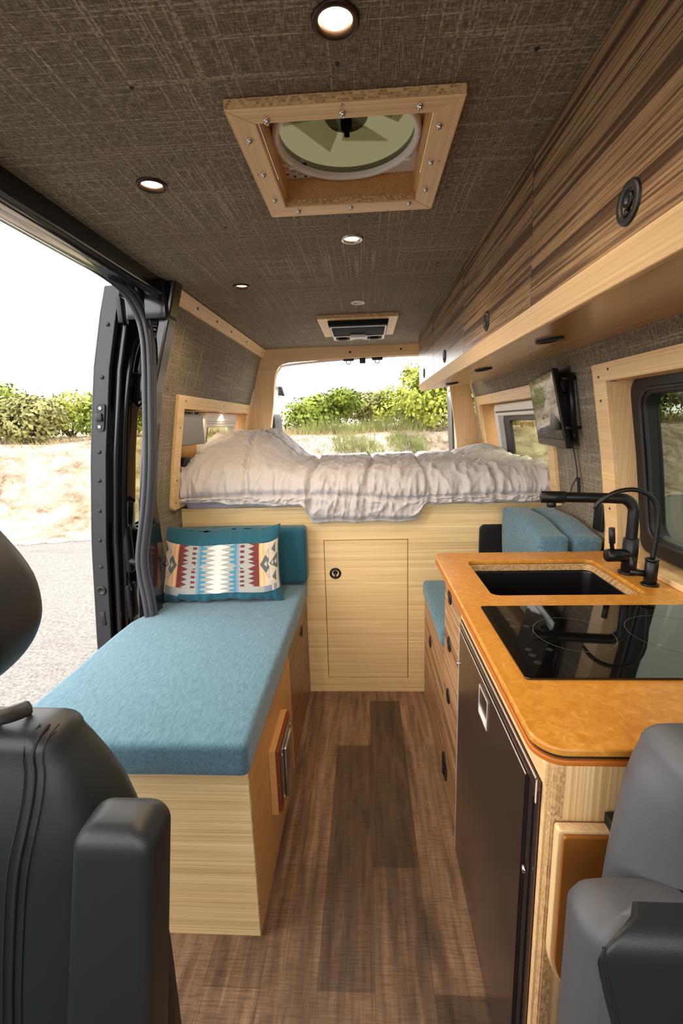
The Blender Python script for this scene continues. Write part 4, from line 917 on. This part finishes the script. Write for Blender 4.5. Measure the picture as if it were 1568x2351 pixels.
for q in ((.765, .825, 1.868, 1.90, 1.59, 1.602, .002), (.79, .85, 1.868, 1.90, 1.40, 1.412, .002)):
    m = MB(); m.box(*q); m.obj('hinge_tab', BLKM, mt_)
m = MB(); pts = smooth_tab([(.842, 1.95, 1.40), (.850, 1.93, 1.33), (.862, 1.91, 1.24), (.864, 1.905, 1.205)], 4); m.tube(pts, [(.006, .0012)]*len(pts), 8, 0, (0, 1, 0))
lo = smooth_tab([(.864, 1.905, 1.205), (.857, 1.925, 1.17), (.856, 1.935, 1.135), (.866, 1.915, 1.125), (.870, 1.895, 1.145), (.866, 1.90, 1.205)], 4); m.tube(lo, [(.006, .0012)]*len(lo), 8, 0, (0, 1, 0))
o = m.obj('looped_strap', plain('webbing', (18, 18, 19), .8)); tag(o, 'thin black strap with a loop hanging below the television bracket', 'strap')

# ---- upper cabinets with walnut doors, light rail and soffit
def sofz(x): return 1.648+.115*(x-.385)
ucs = [(.385, 1.0995, 'upper cabinet with walnut door nearest the camera at the upper right'), (1.1015, 1.7985, 'upper cabinet with walnut door, second in the row from the camera'), (1.8015, 2.5485, 'upper cabinet with walnut door, third in the row from the camera'), (2.5515, 3.20, 'upper cabinet with walnut door at the far end by the rear opening')]
hy = (.717, 1.467, 2.204, 2.939)
for (y0, y1, lb), h in zip(ucs, hy):
    c = thing('upper_cabinet', lb, 'cabinet', (.55, (y0+y1)/2, 1.66), 'walnut upper cabinets along the right side')
    fx = lambda z: .3635+(2.0-z)*.022
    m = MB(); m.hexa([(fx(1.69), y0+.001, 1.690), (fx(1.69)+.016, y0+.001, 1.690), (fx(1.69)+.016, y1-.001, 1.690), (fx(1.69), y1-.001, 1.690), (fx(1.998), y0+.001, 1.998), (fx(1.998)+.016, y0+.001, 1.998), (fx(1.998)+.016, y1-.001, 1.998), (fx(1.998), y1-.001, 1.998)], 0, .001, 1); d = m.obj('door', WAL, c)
    latch(d, (fx(1.735)-.0005, h, 1.737), (-1, 0, -.022), .0265)
    m = MB(); m.hexa([(.392, y0, 1.69), (.80, y0, 1.71), (.80, y1, 1.71), (.392, y1, 1.69), (.385, y0, 1.998), (.69, y0, 1.998), (.69, y1, 1.998), (.385, y1, 1.998)]); m.obj('carcass', BAM_Y, c)
for y0, y1, lb in ((.385, 1.799, 'pale wooden light rail with brown soffit under the two near upper cabinets'), (1.801, 3.20, 'pale wooden light rail with soffit under the two far upper cabinets')):
    r = thing('light_rail', lb, 'trim board', (.5, (y0+y1)/2, 1.645), 'light rails under the upper cabinets')
    m = MB(); m.hexa([(.388, y0, 1.646), (.400, y0, 1.646), (.400, y1, 1.646), (.388, y1, 1.646), (.364, y0, 1.687), (.395, y0, 1.687), (.395, y1, 1.687), (.364, y1, 1.687)], 0, .0015, 1); m.obj('rail', TRIM_Y, r)
    m = MB(); m.hexa([(.4005, y0, sofz(.4005)), (.803, y0, sofz(.803)), (.803, y1, sofz(.803)), (.4005, y1, sofz(.4005)), (.4005, y0, 1.687), (.803, y0, 1.708), (.803, y1, 1.708), (.4005, y1, 1.687)]); m.obj('soffit', SOFFIT, r)
first = None
for y, lb in ((1.36, 'unlit black puck light under the cabinets, above the faucet'), (2.08, 'unlit black puck light under the cabinets, above the television'), (2.80, 'unlit black puck light under the cabinets, farthest toward the rear')):
    x = .515; z = sofz(x)
    if first is None:
        first = thing('puck_light', lb, 'light', (x, y, z), 'puck lights under the upper cabinets')
        m = MB(); m.lathe((x, y, z-.0005), (.115, 0, -1), [(.037, 0), (.037, .005), (.034, .0075), (.026, .0075), (.024, .003)], 32); m.obj('trim_ring', BLK, first)
        m = MB(); m.lathe((x, y, z-.001), (.115, 0, -1), [(.0245, .003), (0, .003)], 28); m.obj('lens', GREYP, first)
    else: dup(first, (x, y, z), lb)

# ---- ceiling downlights
LIT = emit('warm_led_glass', (1, .70, .40, 1), 4.2); UNL = plain('frosted_lens', (206, 202, 194), .4)
info = {0: (BRNZ, LIT, 'glowing ceiling downlight with bronze ring at the top edge of the view'), 1: (BRNZ, LIT, 'glowing bronze ringed downlight above the sliding door side'), 2: (STEEL, LIT, 'glowing silver ringed downlight behind the roof fan'),
        3: (BRNZ, LIT, 'small glowing bronze ringed downlight over the left side near the ceiling seam'), 4: (WHP, UNL, 'unlit pale ringed downlight in front of the ceiling vent'), 5: (BRNZ, UNL, 'unlit dark ringed downlight between the ceiling vent and the rear header')}
for i, (x, y, r, k) in enumerate(DL):
    rm, lm, lb = info[i]; t = thing('downlight', lb, 'light', (x, y, 2.0), 'round ceiling downlights')
    m = MB(); m.lathe((x, y, 1.9995), (0, 0, -1), [(r, 0), (r, .002), (r*.93, .0045), (r*.78, .0045), (r*.68, .001), (r*.66, -.006)], 36); m.obj('trim_ring', rm, t)
    m = MB(); m.lathe((x, y, 2.0), (0, 0, -1), [(r*.67, -.003), (r*.3, -.001), (0, -.0008)], 28); m.obj('diffuser', lm, t)
    if lm is LIT:
        L = bpy.data.lights.new('downlight_lamp', 'SPOT'); L.energy = 3.0; L.color = (1, .76, .50); L.spot_size = 2.6; L.spot_blend = .8; L.shadow_soft_size = .02
        lo_ = bpy.data.objects.new('downlight_lamp', L); COL.objects.link(lo_); lo_.parent = t; lo_.location = (0, 0, -.012)

# ---- roof fan
fan = thing('roof_fan', 'square roof fan in a pale wooden frame with stainless screws', 'fan', (-.027, 1.10, 2.0))
m = MB(); o_ = [(-.233, .890), (.180, .890), (.180, 1.305), (-.233, 1.305)]; i_ = [(-.187, .93), (.134, .93), (.134, 1.255), (-.187, 1.255)]
for k, ax in ((0, 0), (1, 1), (2, 0), (3, 1)):
    k2 = (k+1) % 4; a, b, c, d = o_[k], o_[k2], i_[k2], i_[k]
    m.hexa([(a[0], a[1], 1.982), (b[0], b[1], 1.982), (c[0], c[1], 1.982), (d[0], d[1], 1.982), (a[0], a[1], 1.9995), (b[0], b[1], 1.9995), (c[0], c[1], 1.9995), (d[0], d[1], 1.9995)], ax, .0012, 1)
m.obj('wood_frame', [TRIM_X, TRIM_Y], fan)
for q in ((-.232, .179, .8885, .8897, 1.984, 1.999), (-.186, .133, 1.2537, 1.2548, 1.984, 1.9995)):
    m = MB(); m.box(*q); m.obj('plywood_edge', EDGE_X, fan)
m = MB()
for a, b, c, d in ((-.187, -.181, .93, 1.262), (.128, .134, .93, 1.262)): m.box(a, b, c, d, 1.9996, 2.06)
m.box(-.187, .134, .924, .930, 1.9996, 2.06); m.box(-.187, .134, 1.256, 1.262, 1.9996, 2.06); m.obj('well_wall', PANEL_Y, fan)
FC = (-.028, 1.095)
m = MB(); m.plate(rrect(-.186, .133, .931, 1.255, .004), [circ(FC[0], FC[1], .143, 48)[::-1]], .006, lambda u, v, w: (u, v, 2.050+w)); m.obj('base_plate', WHP, fan)
m = MB(); m.lathe((FC[0], FC[1], 2.046), (0, 0, -1), [(.142, -.01), (.142, .010), (.145, .014), (.153, .014), (.157, .009), (.157, -.002)], 64)
for a in (28, 148, 236, 306): m.box(FC[0]+.153*math.cos(math.radians(a))-.007, FC[0]+.153*math.cos(math.radians(a))+.007, FC[1]+.153*math.sin(math.radians(a))-.005, FC[1]+.153*math.sin(math.radians(a))+.005, 2.028, 2.044, .002)
m.obj('screen_ring', WHP, fan)
m = MB()
for k in range(6):
    a = math.radians(60*k+12); rr = [.045, .08, .12, .142]; st = []
    for q in rr:
        w = math.radians(21 if q < .06 else 24); st.append((Vector((FC[0]+q*math.cos(a-w), FC[1]+q*math.sin(a-w), 2.085)), Vector((FC[0]+q*math.cos(a+w), FC[1]+q*math.sin(a+w), 2.110))))
    for (p, q), (r_, s_) in zip(st, st[1:]): 
        for dz in (0, .002): f = m.b.faces.new([m.b.verts.new(v+Vector((0, 0, dz))) for v in (p, q, s_, r_)]); f.smooth = True
m.obj('blades', glass('blade_plastic', (.72, .70, .62, 1)), fan)
m = MB(); m.lathe((FC[0], FC[1], 2.044), (0, 0, 1), [(0, 0), (.143, 0)], 48, 0, False); m.obj('insect_screen', glass('fine_mesh', (.19, .185, .145, 1)), fan)
m = MB(); m.cyl((FC[0], FC[1], 2.072), (0, 0, 1), .046, .045, 32, bev=.006); m.obj('hub', glass('hub_plastic', (.42, .40, .38, 1)), fan)
m = MB(); m.box(FC[0]-.006, FC[0]+.006, FC[1]-.02, FC[1]+.04, 2.062, 2.070, .002); m.cyl((FC[0], FC[1], 2.058), (0, 0, 1), .012, .02, 16); m.obj('motor_bracket', BLK, fan)
m = MB(); m.lathe((FC[0], FC[1]+.08, 2.150), (0, 0, 1), [(.36, 0), (.36, .02), (.32, .05), (.18, .065), (0, .07)], 40); m.obj('lid', SMOKE, fan)
m = MB(); m.box(-.1855, -.125, 1.185, 1.2545, 2.0445, 2.0468); lb_ = m.obj('control_label', WHP, fan)
m = MB()
for k, (x, y) in enumerate(((-.176, 1.205), (-.176, 1.232), (-.160, 1.218), (-.160, 1.243), (-.145, 1.232), (-.134, 1.245))):
    if k % 2: m.b.faces.new([m.b.verts.new(p) for p in ((x-.005, y-.004, 2.0443), (x+.005, y-.004, 2.0443), (x, y+.006, 2.0443))])
    else: ring(m, x, y, .0055, .0015, 2.0443, n=16)
for a, b, c, d in ((-.1838, -.1828, 1.19, 1.2525), (-.1838, -.127, 1.2518, 1.2528)): m.b.faces.new([m.b.verts.new(p) for p in ((a, c, 2.0443), (b, c, 2.0443), (b, d, 2.0443), (a, d, 2.0443))])
m.obj('symbols', BLK, lb_)
for x, y in ((-0.1649, 0.9201), (-0.0297, 0.9138), (0.1042, 0.9092), (-0.2090, 0.9741), (0.1459, 0.9662), (-0.2093, 1.0965), (0.1476, 1.0864), (-0.2070, 1.2108), (0.1514, 1.1995), (-0.1580, 1.2742), (-0.0251, 1.2685), (0.1188, 1.2624)):
    m = MB(); m.lathe((x, y, 1.9818), (0, 0, -1), [(.0058, 0), (.0058, .0015), (.0046, .002), (.0046, .005), (.0035, .007), (.0018, .007), (.0018, .005), (0, .005)], 16); m.obj('screw', STEEL, fan)
for x, y in ((-0.0294, 0.8938), (-0.2218, 1.0969), (0.1633, 1.0881)):
    m = MB(); screw(m, (x, y, 1.9818), (0, 0, -1), .0038, .001); m.obj('small_screw', STEEL, fan)

# ---- rear ceiling vent unit
vt = thing('ceiling_vent', 'black ceiling air vent in a pale wooden frame near the rear opening', 'vent', (-.028, 2.75, 2.0))
m = MB(); m.plate([(-.238, 2.49), (.180, 2.49), (.180, 2.985), (-.238, 2.985)], [rrect(-.190, .135, 2.535, 2.97, .003)[::-1]], .020, lambda u, v, w: (u, v, 1.989+w), bevel=.001); m.obj('wood_frame', TRIM_Y, vt)
m = MB(); m.box(-.237, .179, 2.4885, 2.4897, 1.981, 1.998); m.obj('plywood_edge', EDGE_X, vt)
m = MB(); m.box(-.186, .131, 2.540, 2.965, 1.955, 2.0, .008); m.obj('housing', plain('vent_black', (14, 14, 14), .75, 0, .2), vt)
m = MB(); m.plate(rrect(-.180, .125, 2.565, 2.96, .01), [rrect(-.172, .117, 2.573, 2.835, .012)[::-1], rrect(-.165, -.082, 2.848, 2.945, .006)[::-1], rrect(-.075, .015, 2.848, 2.945, .006)[::-1], rrect(.022, .110, 2.848, 2.945, .006)[::-1]], .004, lambda u, v, w: (u, v, 1.952+w)); m.obj('grille_rim', WHP, vt)
m = MB(); m.box(-.075, .015, 2.79, 2.85, 1.935, 1.953, .002); m.obj('control_panel', WHP, vt)
for x in (-.125, -.03, .065):
    m = MB(); m.box(x-.025, x+.025, 2.88, 2.93, 1.940, 1.952, .003); m.obj('louvre', BLK, vt)
for x in (-.215, .158):
    m = MB(); screw(m, (x, 2.70, 1.979), (0, 0, -1), .004, .001); m.obj('screw', STEEL, vt)

# ---- niche beside the left rear window
X3 = lambda z: -.025-hw(z)
nb_ = thing('niche_box', 'grey covered box in the near corner of the left rear window niche', 'box', (-.93, 2.25, 1.4))
m = MB(); m.box(X3(1.5)-.075, X3(1.5)-.005, 2.20, 2.52, 1.36, 1.52, .008); m.obj('cover', GREYP, nb_)
m = MB(); m.box(X3(1.3)-.12, X3(1.3)-.075, 2.20, 2.66, 1.103, 1.36); m.obj('backing_board', PANEL_Y, nb_)
for y, lb in ((2.235, 'black switch module in the left window niche, nearer the front'), (2.36, 'black switch module in the left window niche, nearer the window')):
    t = thing('switch_module', lb, 'switch', (-.93, y, 1.2), 'switch modules in the left window niche')
    m = MB(); m.box(X3(1.25)-.055, X3(1.25)-.012, y-.030, y+.045, 1.12, 1.295, .004); m.obj('body', BLK, t)
    m = MB()
    for z in (1.23, 1.255): m.box(X3(1.25)-.012, X3(1.25)-.0105, y+.0, y+.014, z, z+.012)
    m.obj('rocker', GREYP, t)
for y, lb in ((2.60, 'tiny glowing light under the top of the left window niche, nearer the front'), (2.98, 'tiny glowing light under the top of the left window niche, over the blind')):
    t = thing('niche_light', lb, 'light', (-.905, y, 1.539), 'tiny lights in the left window niche')
    m = MB(); m.lathe((-.905, y, 1.5395), (0, 0, -1), [(.014, 0), (.014, .002), (.010, .003)], 16); m.obj('ring', CHROME, t)
    m = MB(); m.lathe((-.905, y, 1.5395), (0, 0, -1), [(.010, .002), (0, .002)], 16); m.obj('lens', LIT, t)
    L = bpy.data.lights.new('niche_lamp', 'SPOT'); L.energy = .18; L.color = (1, .72, .45); L.spot_size = 2.4; L.shadow_soft_size = .01
    lo_ = bpy.data.objects.new('niche_lamp', L); COL.objects.link(lo_); lo_.parent = t; lo_.location = (0, 0, -.006)

# ================================================================ FRONT SEATS
def seat_back(sgn, x_out, prof, yf, yb, mats, name_root, y_tilt=0.0):
    """prof: list of (z, x_edge, x_seam); section runs outer x -> seam (front face) -> rounded bolster -> back"""
    rings = []
    for z, xe, xs in prof:
        R_ = []; dx = xe-xs; yt = yf(z); yk = yb(z)
        R_ += [(x_out, yt+.02, z), (x_out*.5+xs*.5, yt+.012, z), (xs, yt, z)]
        for a in (15, 35, 55, 75, 90): q = math.radians(a); R_.append((xs+dx*math.sin(q), yt+min(.085, yk-.04-yt)*(1-math.cos(q)), z))
        R_ += [(xe, yk-.03, z), (xe-dx*.1, yk-.01, z), (xe-dx*.35, yk, z), (x_out*.5+xs*.5, yk+.01, z), (x_out, yk+.01, z)]
        rings.append([Vector(p) for p in R_])
    return rings
def inset(ring, d, dz):
    n = len(ring); cx_ = sum(p.x for p in ring)/n; cy_ = sum(p.y for p in ring)/n; out = []
    for i, p in enumerate(ring):
        a = ring[i-1]; b = ring[(i+1) % n]
        e1 = Vector((p.x-a.x, p.y-a.y)).normalized(); e2 = Vector((b.x-p.x, b.y-p.y)).normalized()
        nn = Vector((-(e1+e2).y, (e1+e2).x)); nn = nn.normalized() if nn.length > 1e-6 else Vector((0, 0))
        out.append((p, nn))
    area = sum(ring[i-1].x*ring[i].y-ring[i].x*ring[i-1].y for i in range(n)); s_ = 1 if area > 0 else -1
    return [Vector((p.x+nn.x*s_*d, p.y+nn.y*s_*d, p.z+dz)) for p, nn in out]
def dome(rings, r, px, hwid, steps=8, p=.55):      # rounded top: thickness closes to a ridge, ends pull in
    base = rings[-1]; ys = [q.y for q in base]; ym = (min(ys)+max(ys))/2
    for k in range(1, steps+1):
        a = math.pi/2*k/steps; fy = max(.02, math.cos(a)**p); fx = 1-r*(1-math.cos(a))/hwid
        rings.append([Vector((px+(q.x-px)*fx, ym+(q.y-ym)*fy, q.z+r*math.sin(a))) for q in base])
    return rings
def close_top(rings, drop=(.010, .018, .022), shr=(.93, .78, .45)):
    base = rings[-1]; c = sum(base, Vector())/len(base); h = 0; drop = tuple(drop)+(.001,); shr = tuple(shr)+(.10,)
    for d, s_ in zip(drop, shr):
        h += d; rings.append([Vector((p.x*1.0 if False else c.x+(p.x-c.x)*(.97 if s_ > .9 else .93 if s_ > .7 else .86), c.y+(p.y-c.y)*s_, p.z+h)) for p in base])
    return rings
LS = thing('front_passenger_seat', 'dark leather front seat with headrest and folded armrest at the left edge', 'car seat', (-.62, .52, .3))
prof = [(.05, -.37, -.62), (.30, -.36, -.60), (.54, -.36, -.57), (.75, -.365, -.53), (.84, -.388, -.508), (.89, -.406, -.496), (.93, -.424, -.488), (.965, -.442, -.485), (.985, -.456, -.488)]
LYF = lambda z: .52+.25*max(0, z-.85)
rg = dome(seat_back(-1, -1.02, prof, LYF, lambda z: .66-.2*max(0, z-.9), None, ''), .036, -1.02, .45)
m = MB(); m.loft(rg, 0, True); bk = m.obj('backrest', SEATB, LS)
sm = smooth_tab([(xs, LYF(z)-.0015, z) for z, xe, xs in prof[1:]]+[(-.487, .5575, 1.000), (-.485, .569, 1.012), (-.480, .585, 1.020)], 4)
m = MB(); m.tube(sm, .0028, 8); m.tube([p+Vector((-.014, -.0008, 0)) for p in sm], .0013, 6); m.tube([p+Vector((.014, .0012, 0)) for p in sm], .0013, 6); m.obj('seam', STITCH, bk)
def armrest(parent, x0, x1, y0, y1, z0, z1, slant, mf, ms, r=.045):
    m = MB(); zs = [z0, z0+.3, z1-.10, z1-.05, z1-.034]; ins = [0]*5; rings = []
    for z in zs:
        dx = slant*(z1-z); rings.append([Vector((x, y, z)) for x, y in rrect(x0+dx*1.55, x1+dx, y0, y1, .018, 5)])
    rings = dome(rings, .034, (x0+x1)/2+slant*.04, (x1-x0)*.5)
    m.loft(rings, 0, True); o = m.obj('armrest', mf, parent)
    m = MB(); m.tube(smooth_tab([(x1-.018+slant*(z1-z)-i_*.5, y0+i_*.6-.001+.004, z) for z, i_ in zip(zs, ins)], 3), .0018, 6); m.obj('seam', STITCH, o)
    return o
armrest(LS, -.374, -.270, .455, .530, .25, .962, -.115, SEATB, None)
m = MB(); hr = []
for v in smooth_tab([(-.60, 0, 1.085), (-.535, 0, 1.105), (-.488, 0, 1.14), (-.462, 0, 1.175), (-.452, 0, 1.215), (-.464, 0, 1.27), (-.50, 0, 1.33), (-.545, 0, 1.39), (-.62, 0, 1.44)], 4):
    hr.append([Vector((x, y, v.z)) for x, y in rrect(-.86, v.x, .47+.02*abs(v.z-1.25)*4, .60-.02*abs(v.z-1.25)*4, .035, 6)])
m.loft(hr, 0, True); m.obj('headrest', SEATL, LS)
m = MB()
for x in (-.56, -.72): m.tube([(x, .58, 1.02), (x, .55, 1.12)], .007, 10)
m.obj('headrest_post', STEEL, LS)
m = MB(); m.tube(smooth_tab([(-.70, .55, 1.030), (-.62, .545, 1.045), (-.56, .55, 1.05), (-.53, .57, 1.045), (-.53, .61, 1.03)], 4), [(.012, .006)]*17, 8); m.obj('collar_fold', SEATL, LS)
m = MB(); m.box(-.98, -.42, .20, .66, .34, .46, .04, 3); m.obj('seat_pad', SEATB, LS)
m = MB(); m.box(-.92, -.46, .24, .62, .001, .34, .01); m.obj('pedestal', BLK, LS)

RS = thing('front_driver_seat', 'dark leather front seat painted a lit grey, with folded armrest at the lower right corner', 'car seat', (.62, .52, .3))
prof = [(.05, .31, .46), (.30, .315, .47), (.55, .323, .47), (.75, .332, .465), (.82, .337, .458), (.90, .347, .440), (.95, .357, .425), (.98, .367, .41), (.995, .378, .40)]
rg = dome(seat_back(1, 1.0, prof, lambda z: .49, lambda z: .60, None, ''), .040, 1.0, .45)
m = MB(); m.loft(rg, 0, True); bk = m.obj('backrest', SEATLIT, RS)
sm = smooth_tab([(.36, .497, .93), (.352, .497, .99), (.350, .50, 1.03), (.36, .51, 1.06)], 4)
sm = smooth_tab([(xs+(xe-xs)*.35, .4945, z) for z, xe, xs in prof[3:]], 4)
m = MB(); m.tube(sm, .0020, 8); m.tube([p+Vector((.010, -.001, 0)) for p in sm], .0014, 6); m.obj('seam', STITCH, bk)
m = MB(); rings = []
for z in (.20, .45, .62, .70, .76, .80, .815):
    sx_ = .312-.045*sst(.62, .86, z)
    rings.append([Vector((x, y, z)) for x, y in ((.262, .520), (.257, .500), (.257, .478), (.262, .462), (.274, .449), (sx_-.008, .441), (sx_+.004, .440), (.36, .438), (.44, .438), (.485, .442), (.50, .46), (.50, .51), (.49, .528), (.44, .532), (.36, .532), (.30, .532), (.275, .529))])
rings = dome(rings, .036, .50, .14)
m.loft(rings, 0, True)
for i_, f in enumerate(list(m.b.faces)[:(len(rings)-1)*17]):
    if 5 <= i_ % 17 <= 13: f.material_index = 1
m.obj('armrest', [SEATLIT, SEATB], RS)  # side painted in the lit grey, front face in the dark leather
m = MB(); m.tube(smooth_tab([(.312-.045*sst(.62, .86, z)+i_*.2, .4395+i_*.8, z) for z, i_ in ((.2, 0), (.5, 0), (.65, 0), (.74, 0), (.79, 0), (.815, 0), (.835, .004))], 3), .0016, 6); m.obj('seam', STITCH, RS)
m = MB(); m.box(.38, .96, .18, .62, .34, .46, .04, 3); m.obj('seat_pad', SEATB, RS)
m = MB(); m.box(.46, .92, .24, .60, .001, .34, .01); m.obj('pedestal', BLK, RS)
